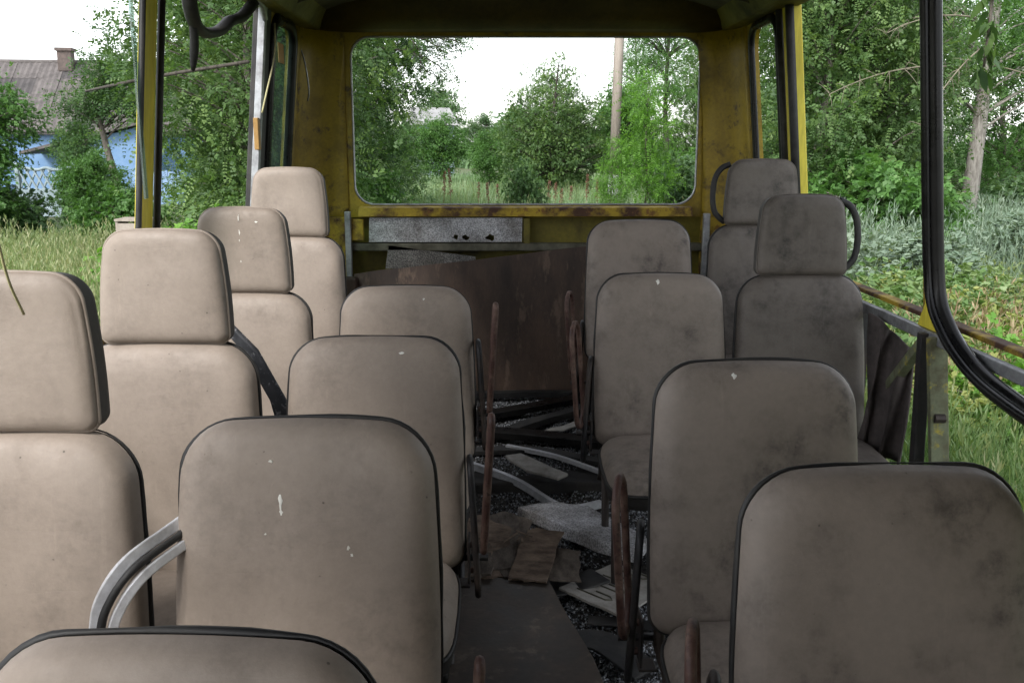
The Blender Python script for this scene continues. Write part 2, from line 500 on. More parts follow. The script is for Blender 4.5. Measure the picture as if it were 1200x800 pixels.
xs = np.unique(np.concatenate([np.linspace(-30, 30, 121), np.array([-900, -500, -250, -120, -60, -40, 40, 60, 120, 250, 500, 900])]))
ys = np.unique(np.concatenate([np.linspace(-12, 60, 145), np.array([-900, -500, -250, -120, -60, -30, 70, 90, 120, 250, 500, 900])]))
X, Y = np.meshgrid(xs, ys)
Z = np.where((np.abs(X) < 35) & (Y > -15) & (Y < 65), gz_np(X, Y), GZ)
V = np.stack([X.ravel(), Y.ravel(), Z.ravel()], 1)
nx, ny = len(xs), len(ys)
ii, jj = np.meshgrid(np.arange(nx - 1), np.arange(ny - 1))
a = (jj * nx + ii).ravel()
ground = link(bpy.data.objects.new('ground', mesh_np('ground', V, [np.stack([a, a + 1, a + nx + 1, a + nx], 1)], M['soil'], True)))
tag(ground, 'uneven overgrown soil under the grass around the bus', None, kind='structure')

# ------------------------------------------------------------------ plant building blocks (templates placed in numpy)
def frames(D, spin):
    """D (n,3) unit axis -> rotation matrices with local Y along D"""
    D = D / np.linalg.norm(D, axis=1, keepdims=True)
    up = np.tile(np.array([0, 0, 1.0]), (len(D), 1))
    par = np.abs(D[:, 2]) > 0.95
    up[par] = (1, 0, 0)
    S = np.cross(D, up); S /= np.linalg.norm(S, axis=1, keepdims=True)
    U = np.cross(S, D)
    c, s = np.cos(spin)[:, None], np.sin(spin)[:, None]
    S2 = S * c + U * s
    U2 = -S * s + U * c
    return np.stack([S2, D, U2], 2)

def scatter(tv, tf, P, Rm, S, rnd):
    """instances of a template as one vertex/face set"""
    n, k = len(P), len(tv)
    W = np.einsum('nij,kj->nki', Rm, tv) * S[:, None, None] + P[:, None, :]
    off = (np.arange(n) * k)
    F = []
    sizes = sorted(set(len(f) for f in tf))
    for q in sizes:
        base = np.array([f for f in tf if len(f) == q])
        F.append((base[None] + off[:, None, None]).reshape(-1, q))
    return W.reshape(-1, 3), F, np.repeat(rnd, k)

def compound(pairs=5, lw=0.055, ll=0.17, droop=0.25):
    v, f = [], []
    def leaflet(px, pz, ang, L, Wd, tilt):
        b = len(v)
        dx, dy = math.sin(ang), math.cos(ang)
        sx, sy = dy, -dx
        y0 = px
        for (l, s_, z) in ((0, 0, 0), (0.45, 1, tilt), (1, 0, -0.02), (0.45, -1, tilt)):
            v.append((dx * l * L + sx * s_ * Wd, y0 + dy * l * L + sy * s_ * Wd, pz + z * 0.5))
        f.append((b, b + 1, b + 2, b + 3))
    for i in range(pairs):
        y = 0.12 + 0.76 * i / (pairs - 1)
        z = -droop * y * y
        for s in (-1, 1):
            leaflet(y, z, s * R(72 - 8 * i), ll * (1 - 0.25 * abs(i / (pairs - 1) - 0.4)), lw, 0.03)
    leaflet(0.92, -droop * 0.85, 0, ll, lw, 0.03)
    return np.array(v), f

def sprig(n=6, ll=0.42, lw=0.15):
    v, f = [], []
    for i in range(n):
        y = 0.05 + 0.6 * i / n
        az = i * 2.4
        dx, dz = math.cos(az), math.sin(az) * 0.55
        D = Vector((dx * 0.8, 0.75, dz * 0.8)).normalized()
        S_ = D.cross(Vector((0.2, 0.1, 1))).normalized()
        b = len(v)
        o = Vector((0, y, 0))
        for l, s_ in ((0, 0), (0.42, 1), (1, 0), (0.42, -1)):
            p = o + D * (l * ll) + S_ * (s_ * lw) + Vector((0, 0, -0.08 * l * l))
            v.append(tuple(p))
        f.append((b, b + 1, b + 2, b + 3))
    return np.array(v), f

LOC = compound()
LOC_S = compound(4, 0.075, 0.2, 0.3)
SPR = sprig()
SPR2 = sprig(5, .34, .11)
LOC_MIX = [LOC, LOC_S, compound(6, .04, .15, .5), SPR2]
BRD_MIX = [SPR, SPR2, sprig(8, .3, .13)]

def crown(seed, lobes, nclump, per, cr, size, tpl, shell=0.45, droop=0.35, flat=0.7):
    g = np.random.default_rng(seed)
    lob = np.array(lobes, dtype=float)
    vol = lob[:, 3] * lob[:, 4] * lob[:, 5]
    pick = g.choice(len(lob), nclump, p=vol / vol.sum())
    d = g.normal(size=(nclump, 3)); d /= np.linalg.norm(d, axis=1, keepdims=True)
    rad = g.random(nclump) ** shell * (0.82 + 0.30 * g.random(nclump))
    C = lob[pick, :3] + d * rad[:, None] * lob[pick, 3:6]
    C[:, 2] = np.maximum(C[:, 2], 0.12)
    out = d
    n = nclump * per
    ci = np.repeat(np.arange(nclump), per)
    csz = cr * (0.55 + 0.9 * g.random(nclump))
    q = g.normal(size=(n, 3)); q[:, 2] *= flat
    P = C[ci] + q * (csz[ci] * 0.55)[:, None]
    P[:, 2] = np.maximum(P[:, 2], 0.03)
    D = out[ci] * 0.55 + g.normal(size=(n, 3)) * 0.65 + q * 0.25
    D[:, 2] -= droop
    Rm = frames(D, g.normal(size=n) * 0.6)
    S = size * (0.6 + 0.7 * g.random(n))
    rc = g.random(nclump)
    rnd = np.clip(0.55 * rc[ci] + 0.45 * g.random(n), 0, 1)
    if isinstance(tpl, list):
        w_ = g.integers(0, len(tpl), n)
        Vs, Fs, Rs, base = [], {}, [], 0
        for k, tp_ in enumerate(tpl):
            m_ = w_ == k
            V1, F1, R1 = scatter(tp_[0], tp_[1], P[m_], Rm[m_], S[m_], rnd[m_])
            Vs.append(V1); Rs.append(R1)
            for f1 in F1: Fs.setdefault(f1.shape[1], []).append(f1 + base)
            base += len(V1)
        return np.concatenate(Vs), [np.concatenate(x_) for x_ in Fs.values()], np.concatenate(Rs), C
    Vv, F, rn = scatter(tpl[0], tpl[1], P, Rm, S, rnd)
    return Vv, F, rn, C

def wood(seed, trunk_pts, r0, r1, C, frac=0.6, br=0.03, limb_from=0.25):
    g = random.Random(seed)
    mb = MB()
    tp = smooth_path(trunk_pts, 5)
    m = len(tp)
    mb.tube(tp, [r0 + (r1 - r0) * (i / (m - 1)) ** 0.8 for i in range(m)], 9)
    for c in C:
        if g.random() > frac: continue
        c = Vector(c)
        # leave the trunk lower than the clump
        best = None
        for i, p in enumerate(tp):
            if i / m < limb_from: continue
            k = abs(p.z - (c.z - 0.55 * (c - p).xy.length)) + 0.15 * (c - p).length
            if best is None or k < best[0]: best = (k, i)
        p = tp[best[1]] if best else tp[-1]
        L = (c - p).length
        mid = (p + c) / 2 + Vector((g.uniform(-.12, .12) * L, g.uniform(-.12, .12) * L, 0.13 * L))
        path = bez(p, mid, c, 5)
        rb = min(br * (0.5 + 0.35 * L), r0 * 0.6)
        mb.tube(path, [rb * (1 - 0.8 * i / 5) + 0.003 for i in range(6)], 5)
    return mb.mesh('trunk', M['bark'], True)

def proto(seed, lobes, trunk_pts, r0, r1, nclump, per, cr, size, tpl, **kw):
    wk = {k: kw.pop(k) for k in ('frac', 'br', 'limb_from') if k in kw}
    Vv, F, rn, C = crown(seed, lobes, nclump, per, cr, size, tpl, **kw)
    return (wood(seed, trunk_pts, r0, r1, C, **wk), mesh_np('crown', Vv, F, M['leaf_locust'], False, rn))

def plant(pr, name, label, cat, x, y, rz, sc, leaf, bark='bark', group=None, sz=None):
    o = empty(name, (x, y, gz(x, y) - 0.04), rz)
    tr = link(bpy.data.objects.new('trunk', pr[0]), o)
    cr_ = link(bpy.data.objects.new('crown', pr[1]), o)
    for c, k in ((tr, bark), (cr_, leaf)):
        c.material_slots[0].link = 'OBJECT'
        c.material_slots[0].material = M[k]
        c.scale = (sc, sc, sz or sc)
    tag(o, label, cat, group)
    return o

# thicket locust, leafy down to the ground
P_LOC1 = proto(11, [(0, 0, 1.3, 1.7, 1.5, 1.3), (-.7, .3, 3.0, 1.6, 1.4, 1.6), (.8, -.2, 3.6, 1.5, 1.5, 1.7), (0, 0, 5.2, 1.7, 1.6, 1.6)],
               [(0, 0, 0), (.1, .05, 1.5), (-.1, 0, 3.2), (.1, .1, 5.6)], .13, .03, 220, 60, .50, .25, LOC_MIX, br=.02)
P_LOC2 = proto(12, [(.3, 0, 1.0, 1.9, 1.5, 1.0), (-.9, 0, 2.6, 1.3, 1.3, 1.4), (.9, .2, 2.9, 1.5, 1.3, 1.5), (.2, 0, 4.7, 1.9, 1.6, 1.5), (-.5, .1, 6.2, 1.3, 1.2, 1.1)],
               [(0, 0, 0), (-.15, .05, 1.4), (.1, 0, 3.4), (-.2, .1, 6.2)], .12, .03, 230, 60, .48, .25, LOC_MIX, br=.02)
# round broadleaf tree
P_BRD = proto(21, [(0, 0, 2.0, 1.5, 1.5, 1.3), (-.8, .3, 3.1, 1.2, 1.2, 1.2), (.8, -.2, 3.3, 1.3, 1.2, 1.2), (.1, 0, 4.3, 1.1, 1.1, 1.0)],
              [(0, 0, 0), (.05, 0, 1.0), (-.1, 0, 2.4), (0, .1, 4.4)], .16, .03, 200, 76, .38, .155, BRD_MIX, br=.022)
P_BIG = proto(22, [(-.3, 0, 1.6, 2.0, 1.7, 1.3), (1.2, .3, 2.0, 1.4, 1.3, 1.2), (-1.4, .2, 2.7, 1.0, 1.1, 1.0), (.3, -.3, 3.2, 1.5, 1.2, 1.2), (1.7, .1, 3.5, .7, .8, .9), (-.5, .1, 4.5, .7, .8, 1.2), (.5, 0, 5.3, .35, .4, .9), (1.1, 0, 4.6, .5, .5, .8), (-1.5, 0, 4.0, .4, .5, .8)],
              [(0, 0, 0), (.05, 0, 1.0), (-.1, 0, 2.4), (.2, .1, 5.4)], .2, .03, 300, 46, .34, .16, BRD_MIX, br=.022, shell=.38)
# tall tree with a bare stem and an open crown
P_TALL = proto(31, [(0, 0, 5.0, 1.8, 1.6, 1.1), (-.9, 0, 6.4, 1.3, 1.3, 1.2), (.9, .2, 6.8, 1.5, 1.3, 1.3), (0, 0, 8.0, 1.3, 1.3, 1.1)],
               [(0, 0, 0), (.06, 0, 2.0), (-.06, .05, 4.2), (.12, 0, 8.0)], .19, .04, 150, 40, .42, .22, LOC_S, br=.03, limb_from=.42)
# young tree with a loose narrow crown
P_YNG = proto(41, [(0, 0, 1.1, .8, .8, .8), (.1, 0, 2.2, .75, .7, .9), (-.1, 0, 3.3, .5, .5, .7)],
              [(0, 0, 0), (.05, 0, 1.0), (-.04, 0, 2.2), (.02, 0, 3.6)], .05, .012, 110, 30, .30, .19, LOC_S, br=.014)
# low bush
P_BUSH = proto(51, [(0, 0, .62, .85, .8, .6), (-.45, .1, .85, .5, .5, .5), (.4, 0, 1.0, .5, .5, .5)],
               [(0, 0, 0), (.03, 0, .4), (0, .03, .9)], .04, .01, 90, 30, .26, .14, SPR, br=.012, limb_from=.05)

# ---- left of the bus
G_L = 'locust thicket left of the bus'
plant(P_LOC1, 'locust_tree', 'dense locust seen between the yellow pillar and the window edge, nearest', 'tree', -3.75, 14.6, 0.4, 1.0, 'leaf_locust', group=G_L)
plant(P_LOC2, 'locust_tree', 'dense locust just left of the silver window trim', 'tree', -4.3, 17.6, 2.1, 1.05, 'leaf_locust', group=G_L)
plant(P_LOC2, 'locust_tree', 'locust seen through the dirty pane of the quarter window', 'tree', -4.9, 21.0, 5.0, 1.15, 'leaf_locust', group=G_L)
plant(P_LOC1, 'locust_tree', 'tall dark locust filling the left side of the rear window opening', 'tree', -3.75, 23.0, 1.2, 1.0, 'leaf_deep', group=G_L)
plant(P_LOC2, 'locust_tree', 'locust behind the tall one at the rear window left edge', 'tree', -5.0, 28.0, 0.2, 1.1, 'leaf_locust', group=G_L)
plant(P_LOC1, 'locust_tree', 'locust furthest left behind the front left locust', 'tree', -5.5, 20.5, 3.3, 0.9, 'leaf_deep', group=G_L)
plant(P_BUSH, 'bush', 'bright low bush at the foot of the left locust thicket', 'bush', -3.75, 10.6, 0.3, 0.85, 'leaf_bright')
plant(P_BUSH, 'bush', 'leafy bush low in the left corner of the rear window', 'bush', -2.7, 18.2, 1.3, 1.05, 'leaf_mid')
plant(P_BRD, 'maple_tree', 'bright green leafy tree at the far left edge before the house', 'tree', -9.25, 16.0, 0.9, 0.68, 'leaf_mid')
plant(P_BRD, 'maple_tree', 'darker leafy tree behind the left edge, top against the sky', 'tree', -13.2, 22.0, 2.4, 0.86, 'leaf_deep')
plant(P_BRD, 'rounded_shrub', 'rounded green shrub before the lattice fence', 'bush', -8.85, 20.6, 4.0, 0.38, 'leaf_mid')
plant(P_BUSH, 'rounded_shrub', 'broad dark shrub right of the lattice fence', 'bush', -10.05, 23.2, 2.0, 1.15, 'leaf_deep')
plant(P_BUSH, 'rounded_shrub', 'low dark shrub at the far left behind seeding grass', 'bush', -8.8, 16.8, 5.0, 0.92, 'leaf_deep')
plant(P_BUSH, 'rounded_shrub', 'green weedy shrub left of the yellow pillar foot', 'bush', -6.9, 17.0, 3.0, 0.9, 'leaf_mid')
plant(P_BRD, 'rounded_shrub', 'leafy shrub between the lattice fence and the blue house', 'bush', -15.0, 34.0, 2.7, 0.60, 'leaf_deep')
# slender tree in front of the blue house
pr = proto(61, [(-.35, 0, 3.3, .75, .8, .45), (.7, 0, 3.3, .9, .8, .5), (.2, 0, 3.9, .8, .7, .5)],
           [(.25, 0, 0), (.15, 0, 1.0), (-.05, 0, 2.0), (-.3, 0, 3.4)], .17, .05, 85, 40, .36, .24, LOC_S, br=.02, limb_from=.6)
plant(pr, 'slender_tree', 'slender leaning tree with bare trunk before the blue house', 'tree', -10.3, 25.0, 0, 1.0, 'leaf_deep', 'bark')

# ---- behind the bus, seen through the rear opening
plant(P_BIG, 'broadleaf_tree', 'large dark broadleaf tree left of the pole in the rear opening', 'tree', 1.9, 38.0, 0.0, 0.95, 'leaf_locust', 'bark_dark')  # lighter leaf colour stands in for distance haze
plant(P_LOC1, 'broadleaf_tree', 'tall thin-topped tree directly behind the large dark one', 'tree', 2.0, 42.0, 0.9, 0.85, 'leaf_locust', 'bark_dark')
plant(P_BRD, 'broadleaf_tree', 'mid green tree left of the large dark one', 'tree', -0.7, 42.0, 2.2, 0.55, 'leaf_mid')
plant(P_BRD, 'broadleaf_tree', 'round pale tree under the small grey roof', 'tree', -3.0, 46.0, 4.2, 0.7, 'leaf_mid')
plant(P_BRD, 'broadleaf_tree', 'distant round tree standing above the small grey roof', 'tree', -4.3, 63.0, 1.7, 1.2, 'leaf_pale')
plant(P_BRD, 'broadleaf_tree', 'grey-green distant tree top in the gap of sky', 'tree', -1.2, 60.0, 3.0, 0.8, 'leaf_pale')
plant(P_BRD, 'broadleaf_tree', 'low leafy tree beside the dark locust, left in the rear opening', 'tree', -4.5, 47.0, 0.3, 0.62, 'leaf_mid')
plant(P_BUSH, 'bush', 'small dark bush standing alone in the meadow', 'bush', 0.50, 24.5, 2.0, 0.60, 'leaf_deep', sz=1.1)
plant(P_YNG, 'young_tree', 'bright yellow-green young tree right of the pole', 'tree', 3.55, 24.0, 0.6, 0.95, 'leaf_bright')
plant(P_YNG, 'young_tree', 'bright shoots low in front of the pole', 'tree', 2.75, 24.6, 2.6, 0.55, 'leaf_bright')
plant(P_TALL, 'tall_tree', 'tall dark-trunked tree at the right side of the rear opening', 'tree', 5.2, 31.0, 1.0, 0.85, 'leaf_mid', 'bark_dark')
plant(P_TALL, 'tall_tree', 'thin pale tree standing far behind the pole', 'tree', 6.6, 49.0, 4.0, 0.9, 'leaf_mid', 'bark_pale')
plant(P_LOC2, 'locust_tree', 'leafy locust behind the right edge of the rear opening', 'tree', 7.6, 38.0, 3.6, 0.95, 'leaf_locust')
plant(P_BRD, 'broadleaf_tree', 'leafy tree between the pole and the dark-trunked tree', 'tree', 4.9, 41.0, 5.2, 0.95, 'leaf_mid')
plant(P_BUSH, 'bush', 'pale green bush at the foot of the dark-trunked tree', 'bush', 5.0, 26.5, 4.1, 1.25, 'leaf_pale')
plant(P_BUSH, 'bush', 'green bush at the right end of the rear meadow', 'bush', 5.9, 29.0, 0.8, 1.5, 'leaf_mid')

# ---- right of the bus
G_R = 'locust thicket right of the bus'
plant(P_LOC2, 'locust_tree', 'dense locust between the two right pillars, leftmost of them', 'tree', 5.5, 16.6, 0.7, 1.0, 'leaf_locust', group=G_R)
plant(P_LOC1, 'locust_tree', 'dense locust just left of the black rubber gasket', 'tree', 6.55, 17.4, 2.5, 1.0, 'leaf_locust', group=G_R)
plant(P_LOC2, 'locust_tree', 'locust seen through the narrow right quarter window', 'tree', 6.2, 21.5, 4.5, 1.1, 'leaf_deep', group=G_R)
plant(P_LOC1, 'locust_tree', 'locust in the middle of the right thicket, behind the front row', 'tree', 8.2, 22.5, 5.4, 1.05, 'leaf_deep', group=G_R)
plant(P_LOC2, 'locust_tree', 'lighter locust behind the grey trunk', 'tree', 13.0, 25.0, 3.1, 1.0, 'leaf_mid', group=G_R)
plant(P_LOC1, 'locust_tree', 'lighter locust at the far right edge behind the wormwood', 'tree', 15.6, 26.0, 1.1, 0.95, 'leaf_mid', group=G_R)
plant(P_LOC2, 'locust_tree', 'distant locust between the gasket and the grey trunk', 'tree', 12.6, 31.0, 0.1, 1.0, 'leaf_pale', group=G_R)
plant(P_BUSH, 'bush', 'fresh green bush at the foot of the right thicket', 'bush', 5.8, 14.6, 2.2, 1.35, 'leaf_mid')
plant(P_BUSH, 'bush', 'green bush below the locust beside the black gasket', 'bush', 6.2, 15.6, 1.2, 1.3, 'leaf_locust')
plant(P_BUSH, 'bush', 'grey-green bush right of the grey trunk', 'bush', 11.7, 20.5, 0.2, 1.2, 'leaf_pale')
plant(P_BUSH, 'bush', 'bright green leafy bush by the rusty window sill on the right', 'bush', 3.05, 5.2, 1.9, 0.62, 'leaf_bright')
pr = proto(71, [(-1.4, 0, 4.6, 1.6, 1.2, 1.0), (1.2, 0, 4.2, 1.5, 1.2, 1.0), (0, 0, 6.0, 1.6, 1.3, 1.2)],
           [(-.05, 0, 0), (0, 0, 1.5), (.08, .05, 3.0), (.15, 0, 6.2)], .20, .11, 110, 36, .5, .24, LOC_S, br=.02, limb_from=.38)
plant(pr, 'grey_trunk_tree', 'tree with straight bare grey trunk right of the black gasket', 'tree', 9.85, 20.0, 0, 1.0, 'leaf_mid', 'bark_pale')

# bare pale branches hanging in the right thicket
def bare_branch(seed, a, b, name, label, group):
    g = random.Random(seed)
    o = MB()
    a, b = Vector(a), Vector(b)
    mid = (a + b) / 2 + Vector((0, 0, 0.25))
    P = bez(a, mid, b, 8)
    o.tube(P, [0.012 * (1 - 0.75 * i / 8) + 0.003 for i in range(9)], 5)
    L = (b - a).length
    for i in range(2, 9):
        for k in range(4):
            e = P[i] + Vector((g.uniform(-.35, .35), g.uniform(-.35, .35), g.uniform(-.5, .3))) * L * 0.28
            e2 = P[i] * 0.4 + e * 0.6 + Vector((0, 0, 0.05))
            o.tube(bez(P[i], e2, e, 4), [0.006, 0.005, 0.004, 0.003, 0.002], 4)
    tag(o.build(name, M['twig'], None, True), label, 'branch', group)
GB = 'bare pale branches in the right thicket'
bare_branch(1, (6.9, 15.2, 2.6), (4.9, 14.6, 2.15), 'bare_branch', 'long bare pale branch reaching left across the right thicket', GB)
bare_branch(2, (7.6, 15.6, 2.9), (6.4, 14.8, 1.7), 'bare_branch', 'bare pale branch hanging down beside the black gasket', GB)
bare_branch(3, (9.9, 19.8, 2.9), (8.6, 17.5, 1.9), 'bare_branch', 'bare twiggy branch leaving the grey trunk leftwards', GB)
bare_branch(4, (9.9, 19.8, 3.0), (11.6, 18.2, 1.9), 'bare_branch', 'bare twiggy branch leaving the grey trunk rightwards', GB)
bare_branch(5, (7.2, 15.0, 3.3), (5.6, 14.4, 3.0), 'bare_branch', 'upper bare pale branch high in the right thicket', GB)

# dead limb across the left opening
o = MB(); o.tube(smooth_path([(-10.4, 24.9, 2.75), (-8.2, 19.0, 2.42), (-6.0, 14.6, 2.25), (-4.6, 13.0, 2.30), (-3.3, 12.6, 2.45)], 6), [.006 + .018 * min(1, i / 14) for i in range(25)], 6)
tag(o.build('dead_limb', M['bark_dark'], None, True), 'long dark dead limb crossing behind the left yellow pillar', 'branch')

# overhanging thin branch with sparse leaves in the rear opening
g = np.random.default_rng(5)
ob = MB(); tips = []
def grow(p, d, L, r, depth, gg):
    q = p + d * L
    mid = (p + q) / 2 + Vector((gg.uniform(-.1, .1), gg.uniform(-.1, .1), .1)) * L
    pts = bez(p, mid, q, 4)
    ob.tube(pts, [r * (1 - 0.45 * i / 4) for i in range(5)], 5)
    if depth >= 1: tips.extend([(pts[2], d), (pts[3], d), (q, d)])
    if depth == 3: return
    for k in range(3 if depth < 2 else 2):
        f = 0.5 + 0.25 * k
        s = pts[min(4, 2 + k)]
        nd = (d + Vector((gg.uniform(-.5, .5), gg.uniform(-.6, .6), gg.uniform(-.65, .35)))).normalized()
        grow(s, nd, L * gg.uniform(.55, .75), r * 0.55, depth + 1, gg)
gg = random.Random(3)
for z0, dz in ((3.75, -.12), (3.45, -.20), (4.05, -.10), (3.95, -.22)):
    grow(Vector((-2.75, 21.2, z0)), Vector((.95, -.1, dz)).normalized(), 1.0, .032, 0, gg)
root = empty('overhanging_branch', (-3.6, 21.2, 3.9))
wo_ = ob.build('twigs', M['bark_dark'], root, True); wo_.matrix_parent_inverse = Matrix.Translation((3.6, -21.2, -3.9))
P = np.array([tuple(t_[0]) for t_ in tips]); n = len(P)
P = np.repeat(P, 2, 0) + g.normal(size=(n * 2, 3)) * .06
D = np.repeat(np.array([tuple(t_[1]) for t_ in tips]), 2, 0) + g.normal(size=(n * 2, 3)) * .7
Vv, F, rn = scatter(LOC_S[0], LOC_S[1], P, frames(D, g.normal(size=n * 2)), .17 * (.6 + .7 * g.random(n * 2)), g.random(n * 2))
lo = link(bpy.data.objects.new('leaves', mesh_np('leaves', Vv, F, M['leaf_deep'], False, rn)), root)
lo.matrix_parent_inverse = Matrix.Translation((3.6, -21.2, -3.9))
tag(root, 'sparse dark branch reaching over the sky in the rear opening', 'branch')

# drooping leafy branches over the right window, lying on the roof edge
def hanging(seed, path, nleaf, name, label):
    g = np.random.default_rng(seed)
    root = empty(name, path[0])
    inv = Matrix.Translation(-Vector(path[0]))
    ps = smooth_path(path, 6)
    b_ = MB(); b_.tube(ps, [0.007 * (1 - .7 * i / (len(ps) - 1)) + .0015 for i in range(len(ps))], 5)
    q = b_.build('stem', M['bark'], root, True); q.matrix_parent_inverse = inv
    idx = g.integers(len(ps) // 3, len(ps), nleaf)
    P = np.array([tuple(ps[i]) for i in idx]) + g.normal(size=(nleaf, 3)) * .012
    D = np.stack([g.normal(size=nleaf) * .5, g.normal(size=nleaf) * .5, -np.ones(nleaf) * .9], 1)
    tv = np.array([(0, 0, 0), (.16, .35, .02), (.12, .7, 0), (0, 1, -.05), (-.12, .7, 0), (-.16, .35, .02)])
    Vv, F, rn = scatter(tv, [(0, 1, 2, 5), (2, 3, 4, 5)], P, frames(D, g.normal(size=nleaf)), .062 * (.7 + .6 * g.random(nleaf)), g.random(nleaf))
    q = link(bpy.data.objects.new('leaves', mesh_np('leaves', Vv, F, M['leaf_deep'], False, rn)), root)
    q.matrix_parent_inverse = inv
    tag(root, label, 'branch', 'leafy branches hanging over the right window')
hanging(1, [(1.02, 2.75, 2.17), (1.30, 2.78, 2.14), (1.38, 2.8, 1.95), (1.385, 2.8, 1.80), (1.38, 2.8, 1.62)], 70, 'hanging_branch', 'dark leafy branch hanging down just right of the black gasket top')
hanging(2, [(1.02, 2.45, 2.17), (1.32, 2.55, 2.13), (1.47, 2.62, 1.95), (1.49, 2.65, 1.78), (1.48, 2.65, 1.64)], 70, 'hanging_branch', 'dark leafy branch hanging down at the top right corner')

# ------------------------------------------------------------------ far wood closing the horizon
g = np.random.default_rng(77)
n = 9000
ang = g.uniform(-1.25, 1.25, n)
dist = g.uniform(82, 100, n)
hgt = 2.6 + 1.2 * np.sin(ang * 23) + 1.3 * np.sin(ang * 51 + 1) + 0.8 * np.sin(ang * 113)
P = np.stack([np.sin(ang) * dist, np.cos(ang) * dist, GZ + g.random(n) ** .8 * hgt * (.75 + .5 * g.random(n))], 1)
Vv, F, rn = scatter(SPR[0], SPR[1], P, frames(g.normal(size=(n, 3)), g.normal(size=n)), 1.75 * (.6 + .8 * g.random(n)), np.clip(g.random(n) * .5 + .5 * np.sin(ang * 40) ** 2, 0, 1))
o = link(bpy.data.objects.new('far_wood', mesh_np('far_wood', Vv, F, M['leaf_pale'], False, rn)))
tag(o, 'hazy green line of far trees along the horizon', 'trees', kind='stuff')

# ------------------------------------------------------------------ grasses and weeds
def blade(seg=3, wd=0.012, bend=0.35):
    v, f = [], []
    for i in range(seg + 1):
        t_ = i / seg
        w_ = wd * (1 - t_) ** .7
        y, z = bend * t_ * t_, t_ * (1 - .18 * bend * t_)
        if i < seg: v += [(-w_, y, z), (w_, y, z)]
        else: v.append((0, y, z))
    for i in range(seg - 1):
        f.append((2 * i, 2 * i + 1, 2 * i + 3, 2 * i + 2))
    f.append((2 * seg - 2, 2 * seg - 1, 2 * seg))
    return np.array(v), f

def seedhead():
    v, f = [(-.003, 0, 0), (.003, 0, 0), (.003, .1, .72), (-.003, .1, .72)], [(0, 1, 2, 3)]
    for k in range(7):
        a_ = k * 2.4
        z = .66 + .042 * k
        D = Vector((math.cos(a_) * .3, math.sin(a_) * .3 + .2, 1)).normalized()
        S_ = D.cross(Vector((math.sin(a_), math.cos(a_), .1))).normalized()
        o_ = Vector((0, .1 + .05 * k / 9, z)); b_ = len(v)
        for l, s_ in ((0, 0), (.5, 1), (1, 0), (.5, -1)):
            v.append(tuple(o_ + D * (l * .085) + S_ * (s_ * .0075)))
        f.append((b_, b_ + 1, b_ + 2, b_ + 3))
    return np.array(v), f

def stalk(nl=16, ll=.16, lw=.012, up=.6):
    """feathery stem with narrow side leaves"""
    v, f = [(-.006, 0, 0), (.006, 0, 0), (.003, 0, 1.0), (-.003, 0, 1.0)], [(0, 1, 2, 3)]
    for i in range(nl):
        z = .12 + .86 * i / nl
        a_ = i * 2.4
        L = ll * (1.15 - .6 * i / nl)
        D = Vector((math.cos(a_), math.sin(a_), up + .5 * i / nl)).normalized()
        S_ = D.cross(Vector((0, 0, 1))).normalized()
        b_ = len(v)
        o_ = Vector((0, 0, z))
        for l, s_ in ((0, .4), (.55, 1), (1, 0), (.55, -1)):
            v.append(tuple(o_ + D * (l * L) + S_ * (s_ * lw)))
        f.append((b_, b_ + 1, b_ + 2, b_ + 3))
    return np.array(v), f

def umbel(n=36, r=.36):
    """branching weed with a dome of small blossoms"""
    v, f = [(-.008, 0, 0), (.008, 0, 0), (.004, 0, .7), (-.004, 0, .7)], [(0, 1, 2, 3)]
    gg = random.Random(4)
    for i in range(n):
        a_, q = gg.uniform(0, 6.28), math.sqrt(gg.random())
        c = Vector((math.cos(a_) * q * r, math.sin(a_) * q * r, .72 + .28 * (1 - q * q) + gg.uniform(-.18, .03)))
        for k in range(2):
            d1 = Vector((gg.uniform(-1, 1), gg.uniform(-1, 1), gg.uniform(-.3, .6))).normalized() * .046
            d2 = d1.cross(Vector((gg.uniform(-1, 1), gg.uniform(-1, 1), 1))).normalized() * .031
            b_ = len(v)
            v += [tuple(c - d1), tuple(c + d2), tuple(c + d1), tuple(c - d2)]
            f.append((b_, b_ + 1, b_ + 2, b_ + 3))
    for i in range(8):
        z = .1 + .07 * i; a_ = i * 2.4
        D = Vector((math.cos(a_), math.sin(a_), .6)).normalized(); S_ = D.cross(Vector((0, 0, 1))).normalized()
        b_ = len(v); o_ = Vector((0, 0, z))
        for l, s_ in ((0, 0), (.5, 1), (1, 0), (.5, -1)):
            v.append(tuple(o_ + D * (l * .22) + S_ * (s_ * .016)))
        f.append((b_, b_ + 1, b_ + 2, b_ + 3))
    return np.array(v), f

